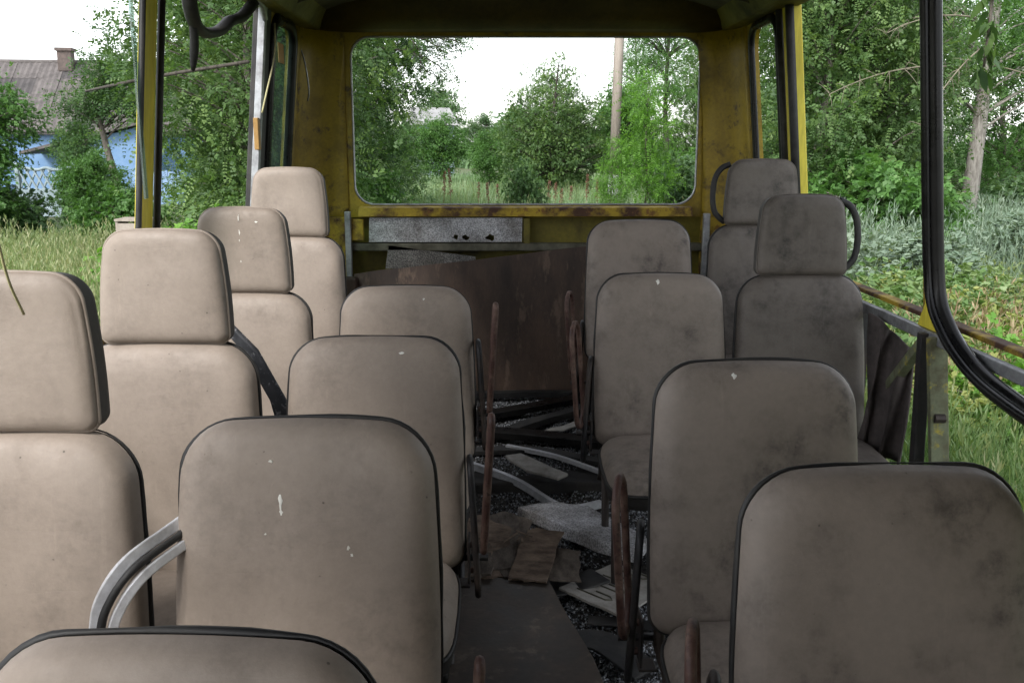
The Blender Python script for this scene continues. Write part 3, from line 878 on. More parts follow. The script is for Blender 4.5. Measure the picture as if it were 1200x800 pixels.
def field(name, label, cat, mat, tpl, n, region, h0, h1, seed, clump=0.0, keep=None, lean=.18, wscale=1.0):
    """region(g, n) -> x, y arrays"""
    g = np.random.default_rng(seed)
    x, y = region(g, n)
    if clump:
        k = max(1, int(n / 40))
        cx, cy = x[:k], y[:k]
        id_ = g.integers(0, k, n)
        x = cx[id_] + g.normal(size=n) * clump
        y = cy[id_] + g.normal(size=n) * clump
        crnd = g.random(k)[id_]
    else:
        crnd = .5 + .5 * np.sin(x * 1.3 + 2 * np.sin(y * .7)) * np.cos(y * .9)
    inside = (x > -1.25) & (x < 1.42) & (y < 5.15) & (y > -2.2)
    ok = ~inside
    if keep is not None: ok &= keep(x, y)
    x, y, crnd = x[ok], y[ok], crnd[ok]
    n = len(x)
    z = np.where((np.abs(x) < 35) & (y < 65), gz_np(x, y), GZ)
    H = h0 + (h1 - h0) * g.random(n) ** 1.3
    if clump: H = H * (.62 + .55 * crnd)
    az = g.random(n) * 6.283
    Up = np.stack([g.normal(size=n) * lean, g.normal(size=n) * lean, np.ones(n)], 1)
    Up /= np.linalg.norm(Up, axis=1, keepdims=True)
    S_ = np.stack([np.cos(az), np.sin(az), np.zeros(n)], 1)
    S_ -= Up * np.sum(S_ * Up, 1, keepdims=True); S_ /= np.linalg.norm(S_, axis=1, keepdims=True)
    Fw = np.cross(Up, S_)
    Rm = np.stack([S_, Fw, Up], 2)
    tv = tpl[0] * np.array([wscale, 1, 1])
    Vv, F, rn = scatter(tv, tpl[1], np.stack([x, y, z - .02], 1), Rm, H, np.clip(.5 * crnd + .5 * g.random(n), 0, 1))
    o = link(bpy.data.objects.new(name, mesh_np(name, Vv, F, M[mat], False, rn)))
    tag(o, label, cat, kind='stuff')
    return o

def wedge(k0, k1, y0, y1, p=1.0):
    """points with X/Y between k0 and k1, Y from y0 to y1"""
    def f(g, n):
        y = y0 + (y1 - y0) * g.random(n) ** p
        return (k0 + (k1 - k0) * g.random(n)) * y, y
    return f
BL, SH, ST, UM = blade(2, .0075, .4), seedhead(), stalk(), umbel()
BLW = blade(2, .02, .3)
STW = stalk(18, .14, .0075, .75)
field('grass', 'green grass growing left of the bus', 'grass', 'grass', BL, 42000, wedge(-.75, -.2, 3.0, 20, .8), .25, .68, 101, .25)
field('seeding_grass', 'pale seeding grass before the shrubs on the left', 'grass', 'grass_dry', SH, 14500, wedge(-.66, -.30, 8.5, 15.5, 1), .42, .82, 102, .35)
field('seeding_grass', 'pale grass blades mixed into the left meadow', 'grass', 'grass_dry', BL, 24000, wedge(-.66, -.25, 7.5, 15.5, 1), .3, .62, 112, .3)
field('meadow_grass', 'soft green meadow behind the bus', 'grass', 'meadow', BLW, 44000, wedge(-.24, .32, 9.0, 56, .8), .3, .62, 103, wscale=2.0)
field('meadow_grass', 'pale seed heads standing in the rear meadow', 'grass', 'grass_dry', SH, 4000, wedge(-.22, .3, 10, 40, .8), .45, .8, 113)
field('wormwood', 'silvery wormwood before the right end of the rear opening', 'weeds', 'wormwood', STW, 1800, wedge(.11, .23, 15.0, 19, 1), .6, .95, 104, .22)
field('wormwood', 'silvery blue wormwood below the right thicket', 'weeds', 'wormwood', STW, 5600, wedge(.28, .66, 11.0, 17.5, 1), .55, 1.22, 105, .26)
field('wormwood', 'thin silvery grass blades in the wormwood', 'weeds', 'wormwood', BL, 8000, wedge(.28, .66, 9.0, 18, 1), .5, 1.15, 115, .3)
field('yellow_weed', 'yellow-green flowering weeds outside the right windows', 'weeds', 'weed', UM, 1750, wedge(.33, .70, 5.2, 11.5, 1), .35, .78, 106, .3, keep=lambda x, y: x > 1.7)
field('wormwood', 'low sage-grey bushes scattered through the wormwood', 'weeds', 'wormwood', UM, 560, wedge(.28, .66, 9.5, 15.0, 1), .6, 1.2, 116, .2)
field('green_weed', 'fresh green weed clumps among the yellow-green weeds', 'weeds', 'grass', UM, 420, wedge(.33, .68, 5.0, 13.0, 1), .4, .9, 117, .22, keep=lambda x, y: x > 1.7)
field('dry_weed', 'brown dried weeds among the yellow-green ones', 'weeds', 'dry', STW, 520, wedge(.46, .57, 5.4, 8.4, 1), .55, .92, 107, .14)
field('grass', 'rank green grass right of the bus', 'grass', 'grass', BL, 82000, wedge(.30, .72, 2.0, 12.0, .9), .25, .75, 108, keep=lambda x, y: x > 1.5, lean=.3)
field('grass', 'green grass stalks with side leaves by the open bus side', 'grass', 'grass', STW, 3400, wedge(.40, .75, 2.0, 7.0, 1), .35, .7, 109, .12, keep=lambda x, y: x > 1.55)
field('seeding_grass', 'dry stalks scattered in the grass on the right', 'grass', 'grass_dry', SH, 3000, wedge(.35, .8, 2.0, 12, 1), .45, .85, 110, keep=lambda x, y: x > 1.6)

# red dock spikes in the rear meadow, one by one
def dock_mesh(seed):
    gg = random.Random(seed)
    mb = MB()
    H = .95
    mb.tube([(0, 0, 0), (.01, 0, .5), (0, .01, H)], [.012, .009, .004], 5)
    for i in range(120):
        z = gg.uniform(.45, 1.0) * H
        r_ = .075 * (1.25 - z / H) + .012
        a_ = gg.uniform(0, 6.28)
        c = Vector((math.cos(a_) * r_ * gg.random() ** .5, math.sin(a_) * r_ * gg.random() ** .5, z))
        d1 = Vector((gg.uniform(-1, 1), gg.uniform(-1, 1), gg.uniform(-1, 1))).normalized() * .022
        d2 = d1.cross(Vector((gg.uniform(-1, 1), gg.uniform(-1, 1), 1))).normalized() * .018
        mb.add([c - d1, c + d2, c + d1, c - d2], [(0, 1, 2, 3)])
    me = mb.mesh('dock_plant', M['dock'])
    a_ = me.attributes.new('rnd', 'FLOAT', 'POINT')
    a_.data.foreach_set('value', np.random.default_rng(seed).random(len(me.vertices)).astype(np.float32))
    return me
dm = [dock_mesh(1), dock_mesh(2)]
dock_px = []
ORD = ['leftmost'] + [q_ + ' from the left' for q_ in ('second', 'third', 'fourth', 'fifth', 'sixth', 'seventh', 'eighth', 'ninth', 'tenth', 'eleventh', 'twelfth', 'thirteenth')] + ['rightmost']
for i, (px, Yd, hs_) in enumerate([(573, 27, .9), (583, 28.5, .8), (600, 26.5, .75), (612, 29, .8), (632, 25.5, .95), (641, 26, 1.0), (650, 27.5, .85), (656, 25.5, .8), (668, 28, .75), (687, 26, 1.15), (699, 27, 1.0), (520, 28, 1.2), (530, 26.5, 1.3), (561, 29, .85)]):
    x = (px - 592) / 1100 * Yd
    o = link(bpy.data.objects.new('dock_plant', dm[i % 2]))
    o.location = (x, Yd, gz(x, Yd) - .02); o.rotation_euler = (0.05 * (i % 3 - 1), 0.04 * (i % 4 - 1.5), i * 1.7); o.scale = (1.0, 1.0, hs_ * 1.05)
    dock_px.append((px, o))
for i, (px, o) in enumerate(sorted(dock_px, key=lambda q_: q_[0])):
    tag(o, ORD[i] + ' red-brown dock spike in the rear meadow', 'plant', 'dock spikes in the rear meadow')

# ------------------------------------------------------------------ pole, house, fence, far roof
def build_pole():
    root = empty('utility_pole', (3.42, 30.0, gz(3.42, 30)))
    mb = MB(); mb.tube([(.0, 0, 1.0), (.06, 0, 4), (.16, 0, 9.0)], [.155, .148, .13], 12); mb.build('shaft', M['pole'], root, True)
    mb = MB(); mb.tube([(-.02, 0, -.1), (0, 0, 1.0)], [.175, .163], 12); mb.build('whitewashed_foot', M['whitewash'], root, True)
    mb = MB(); mb.bar((-.75, 0, 8.5), (1.05, 0, 8.5), .1, .12); ca = mb.build('crossarm', M['pole'], root)
    for x in (-.6, .9):
        mb = MB(); mb.tube([(x, 0, 8.56), (x, 0, 8.64), (x, 0, 8.70), (x, 0, 8.76)], [.02, .045, .035, .02], 8); mb.build('insulator', M['whitewash'], ca, True)
    tag(root, 'brown weathered utility pole with whitewashed foot in the rear meadow', 'pole')
build_pole()

def build_house():
    root = empty('blue_house', (-20.6, 46.0, GZ), R(7))
    L, D2 = 6.0, 3.6             # half length, half depth
    ze, zr = 2.75, 5.75
    mb = MB()
    mb.hexa([(-L, -D2, 0), (L, -D2, 0), (L, D2, 0), (-L, D2, 0), (-L, -D2, ze), (L, -D2, ze), (L, D2, ze), (-L, D2, ze)])
    mb.add([(L - .02, -D2, ze), (L - .02, D2, ze), (L - .02, 0, zr - .15)], [(0, 1, 2)])
    mb.add([(-L + .02, -D2, ze), (-L + .02, D2, ze), (-L + .02, 0, zr - .15)], [(0, 1, 2)])
    mb.build('wall', M['bluewall'], root)
    # roof deck with sheets laid one by one
    sl = Vector((0, D2 + .35, zr - ze + .25)); slope = sl.length; sl.normalize()
    rf = MB()
    e = Vector((0, -D2 - .35, ze - .25))
    k = Vector((0, 0, -.06))
    for s in (1, -1):
        a_ = [Vector((-L - .3, s * e.y, e.z)), Vector((L + .3, s * e.y, e.z)), Vector((L + .3, 0, zr)), Vector((-L - .3, 0, zr))]
        rf.hexa([p + k for p in a_] + a_)
    roof = rf.build('roof', M['slate_dark'], root)
    rows, cols = 4, 12
    sw, sh = (2 * L + .6) / cols, slope / rows
    sm = MB()
    nseg = 8
    for j in range(nseg):
        x0, x1 = -sw / 2 + sw * .985 * j / nseg, -sw / 2 + sw * .985 * (j + 1) / nseg
        z0, z1 = .018 * math.cos(j * math.pi), .018 * math.cos((j + 1) * math.pi)
        sm.add([(x0, 0, z0), (x1, 0, z1), (x1, sh * 1.04, z1), (x0, sh * 1.04, z0)], [(0, 1, 2, 3)])
        sm.add([(x0, 0, z0 - .05), (x1, 0, z1 - .05), (x1, 0, z1), (x0, 0, z0)], [(0, 1, 2, 3)])
    sme = sm.mesh('roof_sheet', M['slate'])
    gg = random.Random(2)
    for r_ in range(rows):
        for c in range(cols):
            q = link(bpy.data.objects.new('roof_sheet', sme), roof)
            q.location = Vector((-L - .3 + sw * (c + .5), e.y, e.z)) + sl * (r_ * sh) + Vector((0, -.04, .06 + gg.uniform(0, .03)))
            q.rotation_euler = (math.atan2(sl.z, sl.y) - .012, gg.uniform(-.012, .012), gg.uniform(-.012, .012))
            if gg.random() < .16:
                q.material_slots[0].link = 'OBJECT'; q.material_slots[0].material = M['slate_dark']
    mb = MB(); mb.tube([(-L - .3, 0, zr + .05), (L + .3, 0, zr + .05)], .11, 8); mb.build('ridge_cap', M['slate'], roof, True)
    mb = MB(); mb.box((.1, -.35, zr + .12), (.6, .6, 1.0)); mb.box((.1, -.35, zr + .58), (.75, .75, .14)); mb.build('chimney', M['brick'], roof)
    # porch with a lean-to roof
    mb = MB(); mb.hexa([(1.6, -D2 - 2.2, 0), (4.4, -D2 - 2.2, 0), (4.4, -D2 - .01, 0), (1.6, -D2 - .01, 0), (1.6, -D2 - 2.2, 2.0), (4.4, -D2 - 2.2, 2.75), (4.4, -D2 - .01, 2.75), (1.6, -D2 - .01, 2.0)])
    porch = mb.build('porch', M['bluewall'], root)
    mb = MB(); mb.hexa([(-.3, -D2 - 2.6, 1.62), (4.75, -D2 - 2.6, 2.9), (4.75, -D2 + .3, 2.9), (-.3, -D2 + .3, 1.62), (-.3, -D2 - 2.6, 1.74), (4.75, -D2 - 2.6, 3.02), (4.75, -D2 + .3, 3.02), (-.3, -D2 + .3, 1.74)])
    mb.build('porch_roof', M['slate'], root)
    mb = MB(); mb.box((2.5, -D2 - 2.24, 1.0), (.95, .06, 2.0)); dr = mb.build('door', M['bluewood'], root)
    mb = MB(); mb.box((2.15, -D2 - 2.29, 1.0), (.05, .04, .12)); mb.build('handle', M['steel'], dr)
    mb = MB(); mb.box((3.05, -D2 - 2.23, 1.2), (.12, .1, 2.3)); mb.build('post', M['bluewood'], root)
    for x in (-4.2, -1.9):
        mb = MB(); mb.box((x, -D2 - .03, 1.5), (1.0, .08, 1.2)); wi = mb.build('window', M['bluewood'], root)
        for s in (-1, 1):
            mb = MB(); mb.box((x + s * .23, -D2 - .075, 1.5), (.38, .02, 1.0)); mb.build('pane', M['glass'], wi)
    tag(root, 'blue house with grey corrugated sheet roof and brick chimney behind the shrubs', 'house')
build_house()

def build_fence():
    root = empty('lattice_fence', (-12.95, 27.0, GZ), R(-12))
    Wd = 1.7
    # lower solid panel
    mb = MB(); mb.box((0, 0, .35), (Wd, .06, .7)); mb.build('lower_panel', M['concrete'], root, bevel=.01)
    z0, z1 = .74, 1.30
    mb = MB(); mb.box((0, 0, z0), (Wd, .07, .09)); mb.build('rail', M['concrete'], root, bevel=.01)
    # wavy top rail
    ps = []
    for i in range(25):
        x = -Wd / 2 + Wd * i / 24
        ps.append((x, 0, z1 + .10 * abs(x / (Wd / 2)) ** 2 + .07 * math.exp(-(x / .16) ** 2)))
    mb = MB(); mb.tube(ps, .05, 6, flat=1.0); mb.build('rail', M['concrete'], root, True)
    for i in range(7):
        x = -Wd / 2 + Wd * (i + .5) / 7
        for s in (-1, 1):
            mb = MB(); mb.bar((x - s * .17, s * .012, z0 + .02), (x + s * .17, s * .012, z1 + .03), .045, .04, (0, 1, 0)); mb.build('lattice_bar', M['concrete'], root)
    for s in (-1, 1):
        mb = MB(); mb.box((s * (Wd / 2 + .07), 0, .75), (.13, .13, 1.55)); mb.build('post', M['concrete'], root, bevel=.015)
    tag(root, 'pale concrete fence panel with diamond lattice and wavy top', 'fence')
build_fence()

# neighbouring solid fence panels
root = empty('board_fence', (-11.9, 33.0, GZ), R(-5))
for i in range(9):
    mb = MB(); mb.box((-.9 + i * .21, 0, .55), (.19, .025, 1.1 + .04 * (i % 3))); mb.build('board', M['bluewood'], root)
mb = MB(); mb.box((-.05, .03, .8), (1.95, .04, .08)); mb.box((-.05, .03, .25), (1.95, .04, .08)); mb.build('rail', M['bluewood'], root)
tag(root, 'pale blue board fence right of the slender tree', 'fence')

# small grey crate beside the pillar foot
root = empty('wooden_crate', (-5.13, 13.2, gz(-5.13, 13.2)))
for z in (.12, .36, .60, .84):
    mb = MB(); mb.box((0, -.18, z), (.42, .03, .17)); mb.build('board', M['pole'], root)
for s in (-1, 1):
    mb = MB(); mb.box((s * .22, 0, .48), (.03, .38, .96)); mb.build('side', M['pole'], root)
mb = MB(); mb.box((0, 0, .97), (.48, .42, .03)); mb.build('top', M['pole'], root)
tag(root, 'weathered grey crate by the left thicket at the pillar foot', 'crate')

root = empty('far_house', (-4.45, 58.0, GZ), R(25))
mb = MB(); mb.hexa([(-1.0, -1.2, 0), (1.0, -1.2, 0), (1.0, 1.2, 0), (-1.0, 1.2, 0), (-1.0, -1.2, 3.2), (1.0, -1.2, 3.2), (1.0, 1.2, 3.2), (-1.0, 1.2, 3.2)]); mb.build('wall', M['concrete'], root)
mb = MB(); mb.add([(-1.2, -1.5, 3.15), (1.2, -1.5, 3.15), (1.2, 1.5, 3.15), (-1.2, 1.5, 3.15), (-1.2, 0, 4.2), (1.2, 0, 4.2)], [(0, 1, 5, 4), (2, 3, 4, 5), (0, 4, 3), (1, 2, 5), (3, 2, 1, 0)]); mb.build('roof', M['farroof'], root)
tag(root, 'small far house with grey gable roof among the trees', 'house')

mb = MB(); mb.strip([((16.0, 27.5, GZ + .1), (16.0, 30, GZ + .1)), ((22, 28.5, GZ + .1), (22, 31, GZ + .1)), ((34, 30, GZ + .1), (34, 32.5, GZ + .1))], (0, 0, 1), .05)
tag(mb.build('dirt_track', M['road']), 'pale dirt track beyond the wormwood', None, kind='structure')

# ------------------------------------------------------------------ bus shell
CX = 0.08
def wx(side, z, inset=0.0):
    """x of the side wall (inner face) at height z; leans in above the sill"""
    return CX + side * (1.17 - 0.10 * max(0.0, z - 0.9) - inset)
YF, YR = -1.7, 4.90
ZS, ZT = 0.88, 1.95          # window sill, window head
bus = empty('bus_shell', (CX, 1.6, 0))
inv = Matrix.Translation((-CX, -1.6, 0))
def bp(mb, name, mat, smooth=False, bevel=0.0, parent=None):
    o = mb.build(name, M[mat], parent or bus, smooth, bevel)
    if parent is None: o.matrix_parent_inverse = inv
    return o
tag(bus, 'gutted yellow bus interior with open windows around the seats', 'bus')

mb = MB(); mb.box((CX, (YF + YR) / 2, -.05), (2.3, YR - YF, .10)); bp(mb, 'floor', 'floor')
mb = MB(); mb.box((CX, (3.45 + YR) / 2, .06), (2.28, YR - 3.45, .118)); bp(mb, 'rear_platform', 'floor', bevel=.008)

# roof: ceiling lining and outer skin
def roof_sheet(z_side, z_mid, half, y0, y1, n=18):
    ps = []
    for i in range(n + 1):
        u = -1 + 2 * i / n
        ps.append((CX + half * math.copysign(abs(u) ** .92, u), z_side + (z_mid - z_side) * (1 - abs(u) ** 2.6)))
    return ps
mb = MB()
pin, pout = roof_sheet(1.985, 2.14, 1.06, YF, YR), roof_sheet(2.03, 2.21, 1.12, YF, YR)
yy = [YF + (YR - .05 - YF) * i / 12 for i in range(13)]
mb.strip([((CX, 0, 0), (CX, 0, 0))], (0, 0, 1), 0) if False else None
vs, fs = [], []
for y in yy:
    vs += [(x, y, z) for x, z in pin]
nn_ = len(pin)
for j in range(len(yy) - 1):
    for i in range(nn_ - 1):
        a_ = j * nn_ + i
        fs.append((a_, a_ + 1, a_ + nn_ + 1, a_ + nn_))
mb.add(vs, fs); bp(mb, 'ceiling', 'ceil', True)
mb = MB(); vs = []
for y in yy: vs += [(x, y * 1.02, z) for x, z in pout]
mb.add(vs, fs); bp(mb, 'roof', 'yellow', True)
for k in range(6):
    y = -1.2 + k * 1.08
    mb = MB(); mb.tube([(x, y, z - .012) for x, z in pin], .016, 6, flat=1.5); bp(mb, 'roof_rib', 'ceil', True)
# side headers (cantrails)
for s in (-1, 1):
    mb = MB()
    for (z0, z1, i0, i1) in ((1.95, 2.06, -.05, .08),):
        xa, xb = wx(s, z0, i0), wx(s, z0, i1)
        mb.hexa([(xa, YF, z0), (xa, YR, z0), (xb, YR, z0), (xb, YF, z0), (wx(s, z1, i0), YF, z1), (wx(s, z1, i0), YR, z1), (wx(s, z1, .14), YR, z1), (wx(s, z1, .14), YF, z1)])
    bp(mb, 'cantrail', 'olive', bevel=.01)

# rear wall with the big window opening
RX, RZ, RHW, RHH = 0.104, 1.513, 0.880, 0.418
hole = rrect(RX, RZ, RHW, RHH, .10)
outer = [(CX + 1.12, 1.035), (CX + 1.06, 2.06), (CX - 1.06, 2.06), (CX - 1.12, 1.035)]
mb = MB(); mb.plate(outer, [hole[::-1]], lambda u, v, t_: Vector((u, 4.88 + t_, v)), .045)
rear = bp(mb, 'rear_wall', 'yellow')
mb = MB(); mb.tube([(u, 4.892, v) for u, v in rrect(RX, RZ, RHW - .004, RHH - .004, .10)], .006, 6, True); mb.build('window_gasket', M['alu_dull'], rear, True)
mb = MB(); mb.hexa([(RX - .85, 4.80, 1.045), (RX + .85, 4.80, 1.045), (RX + .85, 4.878, 1.045), (RX - .85, 4.878, 1.045), (RX - .85, 4.82, 1.088), (RX + .85, 4.82, 1.088), (RX + .85, 4.878, 1.092), (RX - .85, 4.878, 1.092)]); mb.build('window_sill', M['yellow_rust'], rear)
# header box above the rear window
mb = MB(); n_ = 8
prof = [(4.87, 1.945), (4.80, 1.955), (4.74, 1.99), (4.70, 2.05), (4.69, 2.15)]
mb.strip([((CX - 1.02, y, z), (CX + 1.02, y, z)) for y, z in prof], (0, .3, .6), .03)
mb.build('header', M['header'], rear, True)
# lower rear structure: recessed skin, crossbars, uprights, pads
mb = MB(); mb.box((CX, 4.955, .56), (2.24, .03, .96)); mb.build('lower_skin', M['olive'], rear)
mb = MB(); mb.box((CX, 4.855, .885), (2.02, .05, .04)); mb.build('crossbar', M['frame_grey'], rear, bevel=.006)
mb = MB(); mb.box((.11, 4.865, .96), (.035, .06, .15)); mb.build('upright', M['olive'], rear, bevel=.005)
mb = MB(); mb.box((CX - 1.0, 4.855, .58), (.20, .06, .92)); mb.build('upright', M['yellow_rust'], rear, bevel=.005)
mb = MB(); mb.box((CX + 1.02, 4.855, .58), (.18, .06, .92)); mb.build('upright', M['yellow_rust'], rear, bevel=.005)
mb = MB(); mb.box((-.80, 4.80, .90), (.03, .03, .34)); mb.build('trim_strip', M['alu_dull'], rear, bevel=.004)
mb = MB(); mb.box((1.025, 4.80, .86), (.035, .03, .40)); mb.build('trim_strip', M['alu_dull'], rear, bevel=.004)
# insulation pad with torn holes
def blob(cx, cy, r, n=9, seed=0):
    gg = random.Random(seed)
    return [(cx + math.cos(2 * math.pi * i / n) * r * gg.uniform(.6, 1.4), cy + math.sin(2 * math.pi * i / n) * r * gg.uniform(.5, 1.1)) for i in range(n)]
mb = MB(); mb.plate([(-.70, .912), (.085, .912), (.088, 1.036), (-.695, 1.036)], [blob(-.255, .937, .016, 9, 1)[::-1], blob(-.205, .936, .017, 9, 2)[::-1], blob(-.075, .935, .022, 10, 3)[::-1]],
                    lambda u, v, t_: Vector((u, 4.83 + t_, v)), .03)
mb.build('insulation_pad', M['foam'], rear)
mb = MB(); mb.box((-.76, 4.83, .975), (.07, .03, .11)); mb.build('rusted_bracket', M['yellow_rust'], rear, bevel=.004)

# curved rear corner posts, swept in plan
for s in (-1, 1):
    mb = MB(); pts = []
    edge = RX + s * (RHW + .03)
    for zz in np.linspace(.30, 2.03, 8):
        xw = wx(s, zz)
        pl = [(xw, 4.64), (xw, 4.70), (xw - s * .015, 4.76), (xw - s * .05, 4.82), (xw - s * .11, 4.858), (xw - s * .18, 4.872), (edge, 4.876)]
        pts.append([Vector((x, y, zz)) for x, y in pl])
    vs = [p for row in pts for p in row]; m_ = len(pts[0]); fs = []
    for j in range(len(pts) - 1):
        for i in range(m_ - 1):
            a_ = j * m_ + i; fs.append((a_, a_ + 1, a_ + m_ + 1, a_ + m_))
    mb.add(vs, fs)
    o = bp(mb, 'corner_post', 'yellow', True)
    sm_ = o.modifiers.new('solid', 'SOLIDIFY'); sm_.thickness = .02; sm_.offset = 0

def side_post(s, y0, y1, z0, z1, mat, name='pillar', inset=0.0, depth=.055, bevel=.006):
    mb = MB()
    zs = [z0, .9, z1] if z0 < .88 else [z0, z1]
    vs, fs = [], []
    for z in zs:
        a, b = wx(s, z, inset), wx(s, z, inset - depth)
        vs += [(a, y0, z), (a, y1, z), (b, y1, z), (b, y0, z)]
    for k in range(len(zs) - 1):
        o = k * 4
        fs += [(o + i, o + (i + 1) % 4, o + 4 + (i + 1) % 4, o + 4 + i) for i in range(4)]
    e = (len(zs) - 1) * 4
    fs += [(3, 2, 1, 0), (e, e + 1, e + 2, e + 3)]
    mb.add(vs, fs)
    return bp(mb, name, mat, bevel=bevel)
def side_path(s, pts, inset=0.0):
    return [Vector((wx(s, z, inset), y, z)) for y, z in pts]

# left side
p = side_post(-1, 2.735, 2.855, .2, 1.97, 'yellow_clean', depth=.012)
side_mb = MB(); side_mb.tube(side_path(-1, [(2.868, .9), (2.868, 1.4), (2.868, 1.95)], .006), .011, 6); bp(side_mb, 'window_gasket', 'rubber_matt', True)
side_mb = MB(); side_mb.tube(side_path(-1, [(2.728, .9), (2.728, 1.06), (2.730, 1.10), (2.728, 1.14), (2.728, 1.4), (2.728, 1.95)], .004), [.009, .009, .02, .009, .009, .009], 6); bp(side_mb, 'window_gasket', 'rubber_matt', True)
mb = MB(); mb.box((wx(-1, 1.6) - .006, 2.717, 1.6), (.006, .02, .7)); bp(mb, 'glass_remnant', 'glass')
side_post(-1, .55, .65, .2, 1.97, 'yellow_clean')
side_post(-1, -1.7, -1.58, .2, 1.97, 'yellow_clean')
side_post(-1, 4.06, 4.15, .2, 1.97, 'rubber_matt', inset=.006)
side_post(-1, 4.022, 4.055, .9, 1.965, 'alu_dull', 'window_trim', inset=.012, depth=.03, bevel=.003)
mb = MB(); mb.tube(side_path(-1, [(4.02, 1.90), (3.97, 1.945), (3.85, 1.957)], .012), .012, 6); bp(mb, 'window_trim', 'alu', True)
mb = MB(); mb.box((wx(-1, 1.4, .01), 4.0, 1.445), (.02, .035, .13)); bp(mb, 'hinge', 'tan', bevel=.003)
# quarter window, left: rounded frame, gasket and dirty pane
def quarter(s, y0, y1, glass):
    z0, z1 = 1.0, 1.93
    cy_, cz_ = (y0 + y1) / 2, (z0 + z1) / 2
    hl = rrect(cy_, cz_, (y1 - y0) / 2, (z1 - z0) / 2, .09)
    out = [(y1 + .10, z0 - .1), (y1 + .10, z1 + .06), (y0 - .005, z1 + .06), (y0 - .005, z0 - .1)]
    mb = MB(); mb.plate(out, [hl[::-1]], lambda u, v, t_: Vector((wx(s, v, .002 - t_), u, v)), .03)
    f_ = bp(mb, 'window_frame', 'yellow')
    mb = MB(); mb.tube(side_path(s, hl, .006), .026 if s < 0 else .02, 8, True, flat=.8); g_ = mb.build('window_gasket', M['rubber'], f_, True); g_.matrix_parent_inverse = Matrix.Identity(4)
    if glass:
        mb = MB(); mb.plate(rrect(cy_, cz_, (y1 - y0) / 2 - .005, (z1 - z0) / 2 - .005, .085), [], lambda u, v, t_: Vector((wx(s, v, -.012 - t_), u, v)), .005)
        mb.build('pane', M['glass'], f_)
        mb = MB(); mb.box((wx(s, 1.80, .0), y0 + .2, 1.80), (.004, .10, .085)); mb.build('sticker', M['paper'], f_)
    return f_
quarter(-1, 4.17, 4.58, True)
quarter(1, 4.12, 4.56, False)
mb = MB(); mb.hexa([(wx(-1, .0) - .05, YF, .0), (wx(-1, 0) - .05, YR, 0), (wx(-1, 0), YR, 0), (wx(-1, 0), YF, 0), (wx(-1, ZS) - .05, YF, ZS - .02), (wx(-1, ZS) - .05, YR, ZS - .02), (wx(-1, ZS), YR, ZS - .02), (wx(-1, ZS), YF, ZS - .02)])
bp(mb, 'side_panel', 'yellow')
mb = MB(); mb.bar((wx(-1, ZS) - .02, YF, ZS), (wx(-1, ZS) - .02, 4.6, ZS), .09, .035); bp(mb, 'sill_rail', 'yellow_rust', bevel=.006)
# loose black gasket sagging from the left window head
gk = empty('sagging_gasket', (wx(-1, 1.95) + .03, 3.0, 1.95))
pts = [(2.72, 1.93), (2.98, 1.90), (3.05, 1.82), (3.12, 1.775), (3.24, 1.762), (3.40, 1.785), (3.50, 1.83), (3.62, 1.86), (3.78, 1.93)]
mb = MB(); mb.tube(smooth_path([(wx(-1, z, .02 + .01 * math.sin(y * 9)), y, z) for y, z in pts], 5), .024, 8, flat=.75); q = mb.build('strip', M['rubber_matt'], gk, True); q.matrix_parent_inverse = Matrix.Translation(-gk.location)
mb = MB(); mb.tube(smooth_path([(wx(-1, 1.8, .02), 3.10, 1.79), (wx(-1, 1.7, .02), 3.13, 1.72), (wx(-1, 1.6, .01), 3.16, 1.635)], 5), [.014] * 8 + [.012, .010, .006], 6, flat=.5); q = mb.build('torn_end', M['rubber_matt'], gk, True); q.matrix_parent_inverse = Matrix.Translation(-gk.location)
tag(gk, 'torn black rubber gasket sagging from the upper left window edge', 'gasket')

# right side
side_post(1, 2.69, 2.76, .86, 1.97, 'yellow_rust', depth=.03)
side_post(1, 3.98, 4.07, .2, 1.97, 'yellow_clean')
side_post(1, .35, .47, .2, 1.97, 'yellow_clean')
side_post(1, -1.7, -1.58, .2, 1.97, 'yellow_clean')
for y_ in (3.955, 4.092):
    mb = MB(); mb.tube(side_path(1, [(y_, .95), (y_, 1.5), (y_, 1.95)], .004), .018, 6); bp(mb, 'window_gasket', 'rubber_matt', True)
mb = MB(); mb.bar((wx(1, ZS) + .045, .4, ZS + .012), (wx(1, ZS) + .045, 4.6, ZS + .012), .045, .016); bp(mb, 'sill_rail', 'yellow_rust', bevel=.005)
mb = MB(); mb.bar((wx(1, ZS) + .0, 2.1, ZS - .03), (wx(1, ZS) + .0, 4.5, ZS - .03), .022, .035); bp(mb, 'sill_trim', 'alu_dull', bevel=.004)
# triangular gusset at the foot of the right pillar
mb = MB(); mb.plate([(2.60, .87), (2.78, .87), (2.735, .94), (2.715, 1.05), (2.66, 1.05), (2.655, .93)], [], lambda u, v, t_: Vector((wx(1, v, .004 - t_), u, v)), .025); bp(mb, 'gusset', 'yellow_clean')
mb = MB(); mb.hexa([(wx(1, 0), 3.28, .0), (wx(1, 0), YR, 0), (wx(1, 0) + .05, YR, 0), (wx(1, 0) + .05, 3.28, 0), (wx(1, ZS), 3.28, ZS - .06), (wx(1, ZS), YR, ZS - .06), (wx(1, ZS) + .05, YR, ZS - .06), (wx(1, ZS) + .05, 3.28, ZS - .06)])
bp(mb, 'side_panel', 'steel')
mb = MB(); mb.hexa([(wx(1, 0), YF, .0), (wx(1, 0), .9, 0), (wx(1, 0) + .05, .9, 0), (wx(1, 0) + .05, YF, 0), (wx(1, ZS), YF, ZS - .02), (wx(1, ZS), .9, ZS - .02), (wx(1, ZS) + .05, .9, ZS - .02), (wx(1, ZS) + .05, YF, ZS - .02)])
